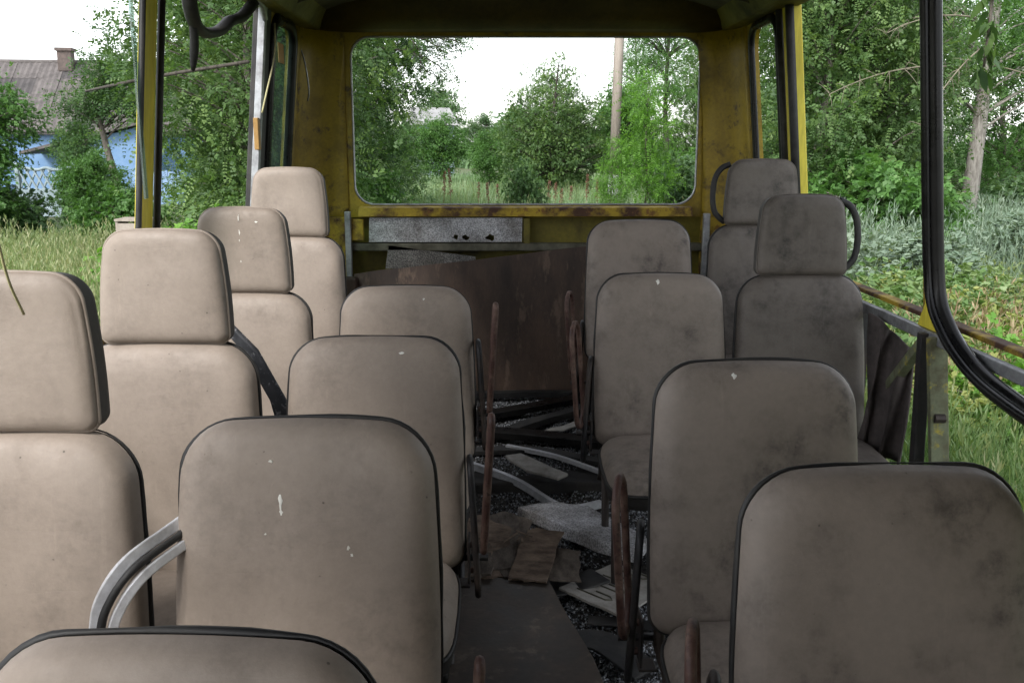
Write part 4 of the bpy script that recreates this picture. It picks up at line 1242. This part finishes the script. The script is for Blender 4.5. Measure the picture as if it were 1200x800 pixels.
bp(mb, 'side_panel', 'yellow')
mb = MB(); mb.hexa([(wx(1, ZS), YF, ZS), (wx(1, ZS), 1.55, ZS), (wx(1, ZS) + .03, 1.55, ZS), (wx(1, ZS) + .03, YF, ZS), (wx(1, 1.96), YF, 1.96), (wx(1, 1.96), 1.55, 1.96), (wx(1, 1.96) + .03, 1.55, 1.96), (wx(1, 1.96) + .03, YF, 1.96)])
bp(mb, 'side_light_blocker', 'olive')  # unseen panel added to keep light off the right front seats
# bare struts where the side panel is gone
xs_ = wx(1, .6)
mb = MB(); mb.bar((xs_ - .015, 2.70, .86), (xs_ + .005, 2.70, .02), .035, .03, (0, 1, 0)); bp(mb, 'strut', 'steel', bevel=.003)
mb = MB(); mb.bar((xs_ - .008, 2.64, .86), (xs_ + .075, 2.62, .02), .055, .02, (0, 1, 0)); bp(mb, 'strut', 'strut', bevel=.003)
mb = MB(); mb.bar((xs_, 2.72, .84), (xs_ + .01, 3.12, .50), .03, .03); bp(mb, 'strut', 'strut', bevel=.003)
mb = MB(); mb.tube([(xs_ + .0, 2.625, .62), (xs_ + .03, 2.625, .62)], .014, 8); bp(mb, 'bolt', 'steel')
# hanging rubber gasket of the right front window
gk = empty('window_gasket', (wx(1, 1.95), 2.55, 1.95))
gp = [(2.60, 2.00), (2.60, 1.6), (2.60, 1.25), (2.595, 1.06), (2.575, .965), (2.52, .905), (2.44, .86), (2.33, .822), (2.2, .80), (2.0, .785), (1.7, .80), (1.4, .83)]
mb = MB(); mb.tube(smooth_path([(wx(1, z, .035), y, z) for y, z in gp], 6), .030, 10, flat=.8); q = mb.build('outer_lip', M['rubber'], gk, True); q.matrix_parent_inverse = Matrix.Translation(-gk.location)
mb = MB(); mb.tube(smooth_path([(wx(1, z, .062), y - .012, z + .002) for y, z in gp], 6), .012, 6); q = mb.build('inner_lip', M['rubber'], gk, True); q.matrix_parent_inverse = Matrix.Translation(-gk.location)
tag(gk, 'glossy black rubber gasket hanging along the right pillar and sill', 'gasket')
# front end (behind the camera): waist panel and corner pillars
mb = MB(); mb.box((CX, YF - .03, .42), (2.28, .06, .84)); bp(mb, 'front_panel', 'yellow')
mb = MB(); mb.box((CX, YF - .03, 1.86), (2.2, .06, .42)); bp(mb, 'front_light_blocker', 'yellow')  # unseen header added to narrow the windscreen and reduce front light
mb = MB(); mb.box((.54, YF - .03, 1.25), (1.0, .05, .80)); bp(mb, 'windscreen_light_blocker', 'olive')  # unseen board added to block light through the right of the windscreen
for x_ in (-.98, 1.12):
    mb = MB(); mb.box((x_, YF - .03, 1.25), (.16, .06, .80)); bp(mb, 'front_pillar', 'yellow')

# loose wires on the left corner
mb = MB(); mb.tube(smooth_path([(wx(-1, 1.93, .02), 4.14, 1.90), (wx(-1, 1.8, .035), 4.10, 1.77), (wx(-1, 1.65, .03), 4.02, 1.62), (wx(-1, 1.55, .02), 4.0, 1.53)], 5), .004, 5)
tag(mb.build('loose_cable', M['cable'], None, True), 'thin yellowish cable hanging before the left quarter window', 'cable', 'loose cables at the left rear corner')
mb = MB(); mb.tube(smooth_path([(-.985, 4.72, 1.86), (-.965, 4.72, 1.78), (-.955, 4.73, 1.66), (-.965, 4.74, 1.61)], 5), .004, 5)
tag(mb.build('loose_cable', M['alu_dull'], None, True), 'short pale cable on the dark left rear corner post', 'cable', 'loose cables at the left rear corner')

# ------------------------------------------------------------------ seats
def outline(nseg, hw, v0, v1, n=5.0, taper=.10, btaper=.05):
    pts = []
    cv, hv = (v0 + v1) / 2, (v1 - v0) / 2
    for i in range(nseg):
        a_ = 2 * math.pi * i / nseg
        c, s = math.cos(a_), math.sin(a_)
        u = math.copysign(abs(c) ** (2 / n), c)
        v = math.copysign(abs(s) ** (2 / n), s)
        k = 1 - (taper * max(0, v) ** 2 if v > 0 else btaper * v * v)
        pts.append((u * hw * k, cv + v * hv))
    return pts

def outline_rr(hb, ht, h, rb, rt, arch=.012, nc=9, ns=9):
    pts = []
    def arc(cx, cy, r, a0):
        for i in range(nc + 1):
            a_ = R(a0 + 90 * i / nc); pts.append((cx + r * math.cos(a_), cy + r * math.sin(a_)))
    def side(p, q, n_):
        for i in range(1, n_): pts.append((p[0] + (q[0] - p[0]) * i / n_, p[1] + (q[1] - p[1]) * i / n_))
    arc(ht - rt, h - rt, rt, 0); side((ht - rt, h), (-ht + rt, h), ns)
    arc(-ht + rt, h - rt, rt, 90); side((-ht, h - rt), (-hb, rb), ns + 4)
    arc(-hb + rb, rb, rb, 180); side((-hb + rb, 0), (hb - rb, 0), ns)
    arc(hb - rb, rb, rb, 270); side((hb, rb), (ht, h - rt), ns + 4)
    out = []
    for u, v in pts:                      # slight arch of the top and belly of the sides
        k = v / h
        out.append((u * (1 + .035 * math.sin(math.pi * min(1, k * 1.05))), v - arch * k * k * (u / ht) ** 2))
    return out

def pad_mesh(name, pts, prof, mat, seed=0, amp=.004):
    """rings from centre to edge: prof = [(s, depth)]"""
    cu = sum(p[0] for p in pts) / len(pts); cv = sum(p[1] for p in pts) / len(pts)
    vs, fs = [], []
    n_ = len(pts)
    vs.append((cu, prof[0][1], cv))
    for s, d in prof[1:]:
        for u, v in pts:
            x, z = cu + (u - cu) * s, cv + (v - cv) * s
            w_ = noise.noise(Vector((x * 7 + seed * 3.1, z * 7, seed))) * amp * (1 if s < .97 else .2)
            w2 = noise.noise(Vector((x * 2.2 + seed * 1.7, z * 2.2 + 5, seed))) * amp * 1.8 * (1 if s < .97 else .2)
            vs.append((x, d + w_ + w2, z))
    for i in range(n_): fs.append((0, 1 + i, 1 + (i + 1) % n_))
    for j in range(len(prof) - 2):
        for i in range(n_):
            a_, b_ = 1 + j * n_ + i, 1 + j * n_ + (i + 1) % n_
            fs.append((a_, a_ + n_, b_ + n_, b_))
    return MB().add(vs, fs).mesh(name, M[mat], True)

S_ = [0, .2, .38, .54, .67, .77, .85, .91, .95, .98, 1.0]
bo = outline_rr(.219, .209, .585, .045, .085)
def bulge(D, pw): return [(s, -D * max(0, 1 - s ** pw) ** .55) for s in S_]
BACK = [pad_mesh('backrest', bo, bulge(.046, 11), 'vinyl', sd_, .006) for sd_ in range(4)]
sh_prof = [(0, .05), (.5, .05), (.8, .048), (.93, .04), (.985, .022), (1.0, .002)]
SHELL = pad_mesh('back_shell', bo, sh_prof, 'shell', 9, .001)
PIPE = [MB().tube([(u * 1.004, .008, .2925 + (v - .2925) * 1.004) for u, v in bo], [.0055 * min(1.1, max(.25, .75 + 1.0 * noise.noise(Vector((u * 9, v * 9, q_ * 4.3))))) for u, v in bo], 6, True).mesh('piping', M['piping'], True) for q_ in range(4)]
ho = outline_rr(.149, .134, .268, .020, .048, .008)
HEAD = [pad_mesh('headrest', ho, bulge(.026, 12), 'vinyl', sd_, .005) for sd_ in range(20, 23)]
HSIDE = pad_mesh('side_gusset', ho, [(0, .066), (.6, .066), (.9, .064), (.985, .055), (1.0, .042), (1.0, .002)], 'shell', 5, .001)
HPIPE = MB().tube([(u * 1.004, .001, .131 + (v - .131) * 1.004) for u, v in ho], .0035, 6, True).mesh('piping', M['vinyl'], True)
co = outline(56, .215, 0, .44, 5.5, .03, .03)
CUSH = [pad_mesh('cushion', co, bulge(.060, 6), 'vinyl', sd_, .004) for sd_ in range(30, 32)]
CPIPE = MB().tube([(u * 1.004, .001, .22 + (v - .22) * 1.004) for u, v in co], .006, 6, True).mesh('piping', M['piping'], True)
CBASE = pad_mesh('cushion_base', co, [(0, .05), (.9, .05), (.98, .045), (1.0, .002)], 'shell', 6, .001)

def loop_path(L, Wd, n=6):
    r_ = Wd / 2
    pts = []
    for a0, c in ((0, (0, L - r_)), (180, (0, r_))):
        for i in range(n + 1):
            a_ = R(a0 + 180 * i / n)
            pts.append((0, math.cos(a_) * r_, c[1] + math.sin(a_) * r_))
    return pts
ARM = MB().tube(loop_path(.36, .115), .0085, 8, True).mesh('armrest', M['rusty'], True)
ARM_L = MB().tube(loop_path(.36, .034), .0085, 8, True).mesh('armrest', M['rusty'], True)
ARM_S = MB().tube(loop_path(.36, .095), .0085, 8, True).mesh('armrest', M['steel'], True)

def frame_meshes():
    fr = MB()
    for s in (-1, 1):
        fr.tube(smooth_path([(s * .19, -.40, .355), (s * .19, 0, .355), (s * .19, .06, .42), (s * .17, .12, .75)], 4), .013, 6)
    for y in (-.36, -.02): fr.tube([(-.19, y, .345), (.19, y, .345)], .012, 6)
    legs = []
    for s in (-1, 1):
        for y in (-.33, -.03):
            legs.append(MB().tube([(s * .185, y, .345), (s * .18, y, .02), (s * .18, y, 0)], [.014, .014, .02], 6).mesh('leg', M['steel'], True))
    return fr.mesh('frame', M['steel'], True), legs
FRAME, LEGS = frame_meshes()

def back_depth(u, v, seed):
    vv = (v - .2925) / .2925
    k = 1 - (.10 * max(0, vv) ** 2 if vv > 0 else .05 * vv * vv)
    q = (abs(u / .215 / k) ** 5 + abs(vv) ** 5) ** .2
    d = -.046 * max(0, 1 - q ** 11) ** .55
    return d + noise.noise(Vector((u * 7 + seed * 3.1, v * 7, seed))) * .006 + noise.noise(Vector((u * 2.2 + seed * 1.7, v * 2.2 + 5, seed))) * .006 * 1.8

def head_depth(u, v, seed):
    return -.026 + noise.noise(Vector((u * 7 + seed * 3.1, v * 7, seed))) * .005 + noise.noise(Vector((u * 2.2 + seed * 1.7, v * 2.2 + 5, seed))) * .005 * 1.8

def splat(parent, spots, seed, depth=None):
    back_depth = depth or globals()['back_depth']
    for u, v, w_, h_ in spots:
        n_ = 11; gg = random.Random(int(u * 999 + v * 77))
        ring = []
        for i in range(n_):
            a_ = 2 * math.pi * i / n_
            ring.append((u + math.cos(a_) * w_ * gg.uniform(.35, 1.5), v + math.sin(a_) * h_ * gg.uniform(.5, 1.3)))
        vs = [(x, back_depth(x, z, seed) + .0006, z) for x, z in ring] + [(x * .8 + u * .2, back_depth(x * .8 + u * .2, z * .8 + v * .2, seed) - .0007, z * .8 + v * .2) for x, z in ring]
        fs = [(i, (i + 1) % n_, n_ + (i + 1) % n_, n_ + i) for i in range(n_)] + [tuple(range(n_, 2 * n_))]
        MB().add(vs, fs).build('dropping', M['splat'], parent)

def seat(label, x, yb, ztop, vin, head=False, arm=0, handle=0, rz=0.0, recl=9.0, tilt=0.0, variant=0, armz=.70, spots=(), hspots=(), group='seats in the bus', arm_y=0.0, base=0.0):
    """yb: distance of the mid back; ztop: height of the top of the back"""
    zc = ztop - .585 * math.cos(R(recl))
    y0 = yb - .29 * math.sin(R(recl)) + .03
    root = empty('passenger_chair', (x, y0, base), rz)
    root.rotation_euler = (0, R(tilt), rz)
    tag(root, label, 'seat', group)
    zc -= base
    def ch(name, me, par, mat=None, loc=None, rot=None):
        q = link(bpy.data.objects.new(name, me), par)
        if mat:
            q.material_slots[0].link = 'OBJECT'; q.material_slots[0].material = M[mat]
        if loc is not None: q.location = loc
        if rot is not None: q.rotation_euler = rot
        return q
    bk = ch('backrest', BACK[variant % 4], root, vin, (0, 0, zc), (R(-recl), 0, 0))
    ch('piping', PIPE[variant % 4], bk); ch('back_shell', SHELL, bk)
    if spots: splat(bk, spots, variant % 4)
    cu = ch('cushion', CUSH[variant % 2], root, vin, (0, -.445, zc - .015), (R(-90 + 3), 0, 0))
    ch('piping', CPIPE, cu); ch('cushion_base', CBASE, cu)
    dz = zc - .42
    ch('frame', FRAME, root, None, (0, 0, dz))
    for l in LEGS:
        q = ch('leg', l, root); q.scale = (1, 1, (zc - .075) / .345)
    if head:
        t_ = Vector((0, .585 * math.sin(R(recl)) - .012, zc + .585 * math.cos(R(recl)) - .002))
        hd = ch('headrest', HEAD[variant % 3], root, vin, t_, (R(-recl + 5), 0, 0))
        ch('piping', HPIPE, hd, vin); ch('side_gusset', HSIDE, hd)
        if hspots: splat(hd, hspots, 20 + variant % 3, head_depth)
        if handle:
            s = handle
            mb = MB(); mb.tube(smooth_path([(s * .128, .03, .250), (s * .165, .03, .232), (s * .190, .03, .19), (s * .198, .03, .12), (s * .190, .03, .06), (s * .168, .03, .03), (s * .145, .03, .012)], 4), .0085, 8, flat=1.4)
            mb.build('handle', M['rubber_matt'], hd, True)
    if arm:
        ch('armrest', ARM if arm < 0 else ARM_L, root, None, (arm * .27, arm_y - .02, armz - base - .36), (R(6), R(arm * 3), R(16 * arm if arm < 0 else 5)))
        q = ch('armrest_bracket', ARM_S, root, None, (arm * .255, arm_y + .03, armz - base - .50), (R(-4), R(-arm * 3), R(10 * arm if arm < 0 else 3)))
        mb = MB(); mb.tube([(arm * .19, arm_y + .03, armz - base - .40), (arm * .28, arm_y + .03, armz - base - .40)], .009, 6); mb.build('pivot', M['steel'], root, True)
        mb = MB(); mb.box((arm * .232, arm_y + .03, armz - base - .40), (.006, .075, .11)); mb.box((arm * .215, arm_y + .03, armz - base - .47), (.04, .05, .006)); mb.build('bracket_plate', M['steel'], root, bevel=.002)
        for dz_ in (-.035, .035):
            mb = MB(); mb.tube([(arm * .235, arm_y + .03, armz - base - .40 + dz_), (arm * .243, arm_y + .03, armz - base - .40 + dz_)], .008, 6); mb.build('bolt', M['rusty'], root)
    return root

# aisle column on the left, nearest first
seat('low seat back cut off by the bottom left edge, nearest of all', -.340, .80, .905, 'vinyl', rz=R(-2), recl=12, variant=0)
seat('beige aisle seat beside the bent aluminium rail, white dropping on its back', -.332, 1.43, 0.956, 'vinyl', arm=1, variant=1, rz=R(-1), armz=.60,
     spots=[(-.035, .455, .0035, .016), (-.034, .436, .003, .005), (.075, .378, .003, .005), (.081, .366, .003, .003), (-.05, .52, .004, .003), (-.06, .40, .002, .002), (.03, .25, .003, .002)])
seat('beige aisle seat with scuffed dirty top edge, second visible on the left', -.325, 2.21, 0.936, 'vinyl', arm=1, variant=2, armz=.775, spots=[(.07, .545, .006, .004)])
seat('beige aisle seat directly before the leaning brown board, rearmost on the left aisle', -.323, 2.96, 0.952, 'vinyl', arm=1, variant=3, rz=R(1), armz=.915, spots=[(.06, .54, .004, .004)])
# window column on the left, with headrests
seat('headrest seat cut off by the left edge with a straw on it', -.835, 1.46, 0.930, 'vinyl', head=True, variant=3, rz=R(1))
seat('left window headrest seat second from the left edge', -.808, 2.13, 0.941, 'vinyl', head=True, variant=1, rz=R(0))
seat('left window headrest seat third from the left edge, white streaks on headrest', -.835, 2.90, 0.943, 'vinyl', head=True, variant=2, rz=R(-2), hspots=[(.0, .235, .002, .012), (.001, .19, .0018, .009), (.0, .165, .0015, .004), (.002, .10, .002, .004), (.055, .222, .005, .003)])
seat('tallest left headrest seat in the rear corner by the quarter window', -.855, 3.66, 1.048, 'vinyl', head=True, variant=0, rz=R(-2), base=.12)
# aisle column on the right
seat('large grimy seat back at the lower right corner', .560, 1.235, 0.940, 'vinyl_grimy', arm=-1, variant=2, rz=R(2), armz=.735, arm_y=.05)
seat('grimy seat with mottled dark stains, second from the lower right', .529, 1.85, 0.956, 'vinyl_grimy', arm=-1, variant=0, rz=R(1), armz=.735, arm_y=.04, spots=[(-.055, .555, .006, .006)])
seat('grimy seat with full cushion showing in the middle of the right aisle', .523, 3.07, 0.977, 'vinyl_grimy', arm=-1, variant=3, armz=.835, spots=[(-.015, .555, .005, .009)])
seat('grimy seat set highest beside the rear window sill on the right aisle', .556, 3.84, 1.097, 'vinyl_grimy', arm=-1, variant=1, base=.12, armz=.815)
# window column on the right
seat('sooty headrest seat by the right window with handle on the window side', .998, 3.07, 0.973, 'vinyl_dark', head=True, handle=1, variant=2, rz=R(1))
seat('sooty headrest seat in the right rear corner with handle on the aisle side', 1.06, 3.84, 1.077, 'vinyl_dark', head=True, handle=-1, variant=0, rz=R(-1), base=.12)

# straw stuck on the nearest headrest
mb = MB(); mb.tube(smooth_path([(-.726, 1.345, 1.29), (-.729, 1.36, 1.243), (-.734, 1.385, 1.196), (-.742, 1.43, 1.145)], 4), .0022, 5)
tag(mb.build('straw', M['cable'], None, True), 'thin dry straw leaning on the leftmost headrest', 'straw')

# ------------------------------------------------------------------ floor litter
def HH(x, y):
    k = min(1, max(0, (y - 3.25) / .45)); k = k * k * (3 - 2 * k)
    return .022 + .118 * k + .020 * noise.noise(Vector((x * 5, y * 5, 0))) + .012 * noise.noise(Vector((x * 14, y * 14, 3)))
nx_, ny_ = 60, 130
vs, fs = [], []
for j in range(ny_ + 1):
    for i in range(nx_ + 1):
        x, y = -.55 + 1.25 * i / nx_, 1.7 + 3.05 * j / ny_
        vs.append((x, y, HH(x, y)))
for j in range(ny_):
    for i in range(nx_):
        a_ = j * (nx_ + 1) + i
        fs.append((a_, a_ + 1, a_ + nx_ + 2, a_ + nx_ + 1))
tag(MB().add(vs, fs).build('floor_dirt', M['debris'], None, True), 'black dirt and grit heaped along the aisle floor', 'dirt', kind='stuff')

g = np.random.default_rng(3)
tv = np.array([(-.5, -.5, -.35), (.5, -.45, -.35), (.55, .5, -.3), (-.45, .5, -.35), (.1, -.05, .6)], dtype=float)
tv *= (1 + .25 * np.random.default_rng(1).normal(size=tv.shape))
tf = [(3, 2, 1, 0), (0, 1, 4), (1, 2, 4), (2, 3, 4), (3, 0, 4)]
n = 60000
x = g.uniform(-.30, .55, n); y = g.uniform(1.8, 4.7, n)
msk = np.array([noise.noise(Vector((a_ * 3.2, b_ * 3.2, 9))) for a_, b_ in zip(x, y)])
keep = msk > (-.22 + .5 * g.random(n) - .15)
x, y = x[keep], y[keep]; n = len(x)
z = np.array([HH(a_, b_) for a_, b_ in zip(x, y)])
D = g.normal(size=(n, 3))
Vv, F, rn = scatter(tv, tf, np.stack([x, y, z + .003], 1), frames(D, g.normal(size=n) * 3), .0036 + .0055 * g.random(n) ** 2, g.random(n) ** 1.6)
o = link(bpy.data.objects.new('broken_glass', mesh_np('broken_glass', Vv, F, M['crumb'], False, rn)))
tag(o, 'crumbled safety glass strewn over the aisle floor', 'glass', kind='stuff')

def ribbon(name, label, cat, mat, pts, wd, th, lift=.006, group=None, edge=None):
    """bent strip standing/lying on the litter: pts (x,y,dz)"""
    P = smooth_path([(x, y, HH(x, y) + lift + dz) for x, y, dz in pts], 5)
    mb = MB(); pr_ = []
    for i, p in enumerate(P):
        t_ = (P[min(i + 1, len(P) - 1)] - P[max(i - 1, 0)]).normalized()
        s = t_.cross(Vector((0, 0, 1))).normalized()
        pr_.append((p - s * wd / 2, p + s * wd / 2))
    mb.strip(pr_, (0, 0, 1), th)
    o = mb.build(name, M[mat], None, False, bevel=.002)
    tag(o, label, cat, group)
    return o
GS = 'black rubber strips on the aisle floor'
ribbon('rubber_strip', 'black strip lying along the foot of the brown board', 'strip', 'rubber_matt', [(-.28, 4.50, .02), (.1, 4.55, .02), (.48, 4.57, .015)], .045, .03, group=GS)
ribbon('rubber_strip', 'black strip rising to the right, second from the brown board', 'strip', 'rubber', [(-.25, 4.16, .0), (0, 4.22, .02), (.42, 4.46, .035)], .075, .028, group=GS)
ribbon('rubber_strip', 'black strip sloping steepest across the aisle, third from the brown board', 'strip', 'rubber_matt', [(-.06, 3.90, .0), (.15, 4.08, .015), (.42, 4.28, .03)], .06, .03, group=GS)
ribbon('rubber_strip', 'broad black strip just behind the silver strips', 'strip', 'rubber', [(-.28, 3.90, .025), (.05, 3.87, .025), (.42, 3.76, .02)], .085, .03, group=GS)
ribbon('rubber_strip', 'dark strip between the broad black one and the thin silver one', 'strip', 'rubber_matt', [(-.2, 3.72, .0), (.1, 3.70, .01), (.4, 3.6, .01)], .06, .02, group=GS)
ribbon('rubber_strip', 'short black flap reaching from the plywood to the pale plate', 'strip', 'rubber_matt', [(.06, 2.64, .03), (.18, 2.68, .03), (.30, 2.75, .03)], .10, .008, group=GS)
ribbon('rubber_strip', 'black flap curling near the bottom right of the aisle', 'strip', 'rubber_matt', [(.15, 2.36, .02), (.26, 2.34, .04), (.37, 2.22, .02)], .10, .008, group=GS)
ribbon('rubber_strip', 'narrow black flap in the glass crumbs below the pale plate', 'strip', 'rubber_matt', [(.24, 2.53, .015), (.36, 2.51, .015), (.46, 2.46, .02)], .05, .006, group=GS)
# silver trim strips: L-profile
def lprofile(name, label, mat, pts, w_, h_):
    P = smooth_path([(x, y, HH(x, y) + dz) for x, y, dz in pts], 6)
    mb = MB(); a_, b_ = [], []
    for i, p in enumerate(P):
        t_ = (P[min(i + 1, len(P) - 1)] - P[max(i - 1, 0)]).normalized()
        s = t_.cross(Vector((0, 0, 1))).normalized()
        a_.append((p + Vector((0, 0, 0)), p + Vector((0, 0, h_))))
        b_.append((p + Vector((0, 0, h_)) - s * w_, p + Vector((0, 0, h_ + .0005))))
    mb.strip(a_, (0, .25, 0), .012); mb.strip(b_, (0, 0, 1), .003)
    tag(mb.build(name, M[mat]), label, 'strip', 'silver trim strips on the aisle floor')
lprofile('metal_strip', 'bright silver trim strip with curved end across the aisle', 'alu_bright', [(-.20, 3.60, .02), (.02, 3.46, .03), (.18, 3.30, .04), (.26, 3.26, .045), (.36, 3.30, .045)], .02, .024)
lprofile('metal_strip', 'thin silver strip behind the curved one', 'alu_bright', [(.0, 3.72, .03), (.2, 3.60, .04), (.4, 3.48, .05)], .02, .012)

def slab(name, label, cat, mat, poly, z, th, tilt=(0, 0), bevel=.004, rough=0.0, group=None, seed=0):
    cx_ = sum(p[0] for p in poly) / len(poly); cy_ = sum(p[1] for p in poly) / len(poly)
    mb = MB(); mb.plate([(p[0] - cx_, p[1] - cy_) for p in poly], [], lambda u, v, t_: Vector((u, v, t_)), th)
    o = mb.build(name, M[mat], None, False, bevel)
    o.location = (cx_, cy_, z); o.rotation_euler = (R(tilt[0]), R(tilt[1]), 0)
    if label: tag(o, label, cat, group)
    return o
def rag_edge(p, q, n, amp, seed):
    gg = random.Random(seed); out = []
    for i in range(n):
        t_ = i / n
        out.append((p[0] + (q[0] - p[0]) * t_ + gg.uniform(-amp, amp), p[1] + (q[1] - p[1]) * t_ + gg.uniform(-amp, amp)))
    return out
def ragged(poly, n=6, amp=.008, seed=0):
    out = []
    for i in range(len(poly)): out += rag_edge(poly[i], poly[(i + 1) % len(poly)], n, amp, seed + i)
    return out
slab('foam_slab', 'grey speckled foam slab lying across the aisle', 'foam', 'foam', ragged([(.045, 3.22), (.16, 3.30), (.30, 3.27), (.47, 2.93), (.43, 2.76), (.30, 2.86)], 5, .010, 4), .075, .045, (-6, 3), .006)
slab('board_scrap', 'small pale wooden scrap behind the silver strip', 'wood', 'plate', ragged([(.0, 3.58), (.06, 3.62), (.24, 3.42), (.2, 3.37), (.08, 3.44)], 3, .006, 8), .165, .012, (3, 2))
slab('board_scrap', 'pale torn scrap among the black strips', 'wood', 'plate', ragged([(.17, 3.98), (.25, 4.02), (.34, 4.10), (.36, 4.06), (.26, 3.96)], 3, .006, 9), .17, .008, (4, -3))
# pale plate with pressed pattern
pl = empty('pressed_plate', (.34, 2.70, .05)); pl.rotation_euler = (R(-5), R(4), R(-38))
pm = MB(); pm.plate(ragged([(-.11, -.15), (.12, -.16), (.12, .15), (-.10, .16)], 4, .004, 3), [], lambda u, v, t_: Vector((u, v, t_)), .008); pm.build('plate', M['plate'], pl, bevel=.002)
for i in range(4):
    y_ = -.11 + i * .075
    mb = MB(); mb.tube([(-.07, y_, .009), (.03, y_, .009), (.045, y_ + .015, .009), (.03, y_ + .03, .009), (-.02, y_ + .03, .009)], .003, 5); mb.build('ridge', M['frame_grey'], pl, True)
tag(pl, 'pale floor plate with pressed ridges lying in the glass crumbs', 'plate')
# plywood sheet with a torn end
pw = empty('plywood_sheet', (0, 2.28, .10))
pm = MB(); pm.plate([(-.42, -.75), (.27, -.75), (.262, -.4), (.225, -.10), (.165, .16), (.125, .37)] + rag_edge((.115, .38), (-.26, .385), 9, .010, 2) + [(-.27, .38)], [], lambda u, v, t_: Vector((u, v, t_)), .018)
q = pm.build('film_face', M['plyfilm'], pw, bevel=.002)
gg = random.Random(12)
for k in range(16):
    # broken plies: narrow overlapping tongues, the far ones lifted
    x0 = -.30 + .41 * gg.random(); wd_ = gg.uniform(.06, .16)
    y0 = .33 + gg.uniform(0, .08); ln = gg.uniform(.14, .44) * (1 - .9 * max(0, x0))
    poly = [(0, 0), (wd_, 0), (wd_ + gg.uniform(-.03, .03), ln * gg.uniform(.7, 1)), (wd_ * .4, ln), (gg.uniform(-.03, .02), ln * gg.uniform(.6, .95))]
    pm = MB(); pm.plate(ragged(poly, 6, .006, 40 + k * 7), [], lambda u, v, t_: Vector((u, v, t_)), gg.uniform(.003, .008))
    q = pm.build('torn_ply', M['plywood'] if k % 3 else M['plywood_pale'], pw)
    q.location = (x0, y0, .0 + .0018 * k); q.rotation_euler = (R(gg.uniform(-1, 4)), R(gg.uniform(-3, 3)), gg.uniform(-.2, .2))
for k in range(10):
    gg = random.Random(k)
    x0, y0 = gg.uniform(-.2, .1), gg.uniform(.36, .6)
    mb = MB(); mb.bar((x0, y0, .05), (x0 + gg.uniform(-.06, .08), y0 + gg.uniform(.02, .06), .052 + gg.uniform(.0, .012)), .006, .002); mb.build('splinter', M['plywood_pale'], pw)
tag(pw, 'dark plywood sheet with torn splintered far end in the aisle', 'plywood')

# leaning brown hardboard before the rear wall
pm = MB(); pm.plate([(-.80, .0), (.47, .0), (.46, .30), (.455, .79)] + rag_edge((.44, .792), (-.755, .655), 10, .003, 5) + [(-.77, .65)], [], lambda u, v, t_: Vector((u, t_, v)), .008)
hb = pm.build('hardboard_panel', M['hardboard'], None, bevel=.002); hb.location = (0, 4.60, .125); hb.rotation_euler = (R(-13), 0, 0)
tag(hb, 'large brown hardboard panel leaning against the rear wall', 'panel')
slab_o = MB(); slab_o.plate([(-.62, .0), (-.15, .0), (-.155, .06), (-.60, .12)], [], lambda u, v, t_: Vector((u, t_, v)), .02)
q = slab_o.build('foam_strip', M['foam_dark'], None); q.location = (0, 4.83, .775); tag(q, 'dark grey foam strip showing above the brown board', 'foam')
mb = MB(); mb.box((0, 0, 0), (.10, .08, .09)); q = mb.build('rusty_box', M['hardboard'], None, bevel=.006); q.location = (-.80, 4.72, .70); tag(q, 'small brown box fixed at the left end of the brown board', 'box')

# bent aluminium rail between the left seats
rl = smooth_path([(-.650, 1.355, .52), (-.649, 1.357, .60), (-.647, 1.36, .656), (-.634, 1.365, .705), (-.598, 1.385, .757), (-.545, 1.465, .785), (-.48, 1.54, .825)], 6)
root = empty('bent_rail', rl[0])
inv_ = Matrix.Translation(-rl[0])
mb = MB(); mb.tube(rl, .013, 4, flat=.6, upref=(.4, -.9, .3), phase=.785); q = mb.build('rail_face', M['alu_bright'], root, bevel=.002); q.matrix_parent_inverse = inv_
mb = MB(); mb.tube([p + Vector((.012, -.012, -.010)) for p in rl], .007, 6); q = mb.build('rail_groove', M['rubber_matt'], root, True); q.matrix_parent_inverse = inv_
mb = MB(); mb.tube([p + Vector((.026, -.006, -.022)) for p in rl], .011, 4, flat=.9, upref=(.4, -.9, .3), phase=.785); q = mb.build('rail_lip', M['alu_bright'], root, bevel=.002); q.matrix_parent_inverse = inv_
tag(root, 'bent aluminium rail with dark groove beside the front left aisle seat', 'rail')
mb = MB(); mb.strip([((-.85, 2.62, .95), (-.80, 2.60, .93)), ((-.74, 2.58, .83), (-.69, 2.56, .83)), ((-.66, 2.54, .70), (-.61, 2.52, .70)), ((-.63, 2.53, .58), (-.58, 2.51, .58))], (0, .4, .4), .03)
tag(mb.build('chipped_bar', M['chipped'], None, bevel=.004), 'chipped grey bar between the second and third left headrest seats', 'bar')

# torn dark cloth hanging between the right seat and the struts
vs, fs = [], []
for j in range(15):
    v = j / 14
    for i in range(13):
        u = i / 12
        x = 1.205 + .085 * u - .02 * v + .018 * math.sin(u * 15 + v * 2) * (.4 + v)
        y = 3.02 - .16 * u + .03 * math.cos(u * 13 + v * 3)
        z = .86 - .44 * v * (1 - .15 * u) - .10 * u
        vs.append((x, y, z))
for j in range(14):
    for i in range(12):
        a_ = j * 13 + i; fs.append((a_, a_ + 1, a_ + 14, a_ + 13))
o = MB().add(vs, fs).build('torn_cloth', M['cloth'], None, True)
q = o.modifiers.new('solid', 'SOLIDIFY'); q.thickness = .006
tag(o, 'dark torn cloth hanging between the sooty seat and the struts', 'cloth')
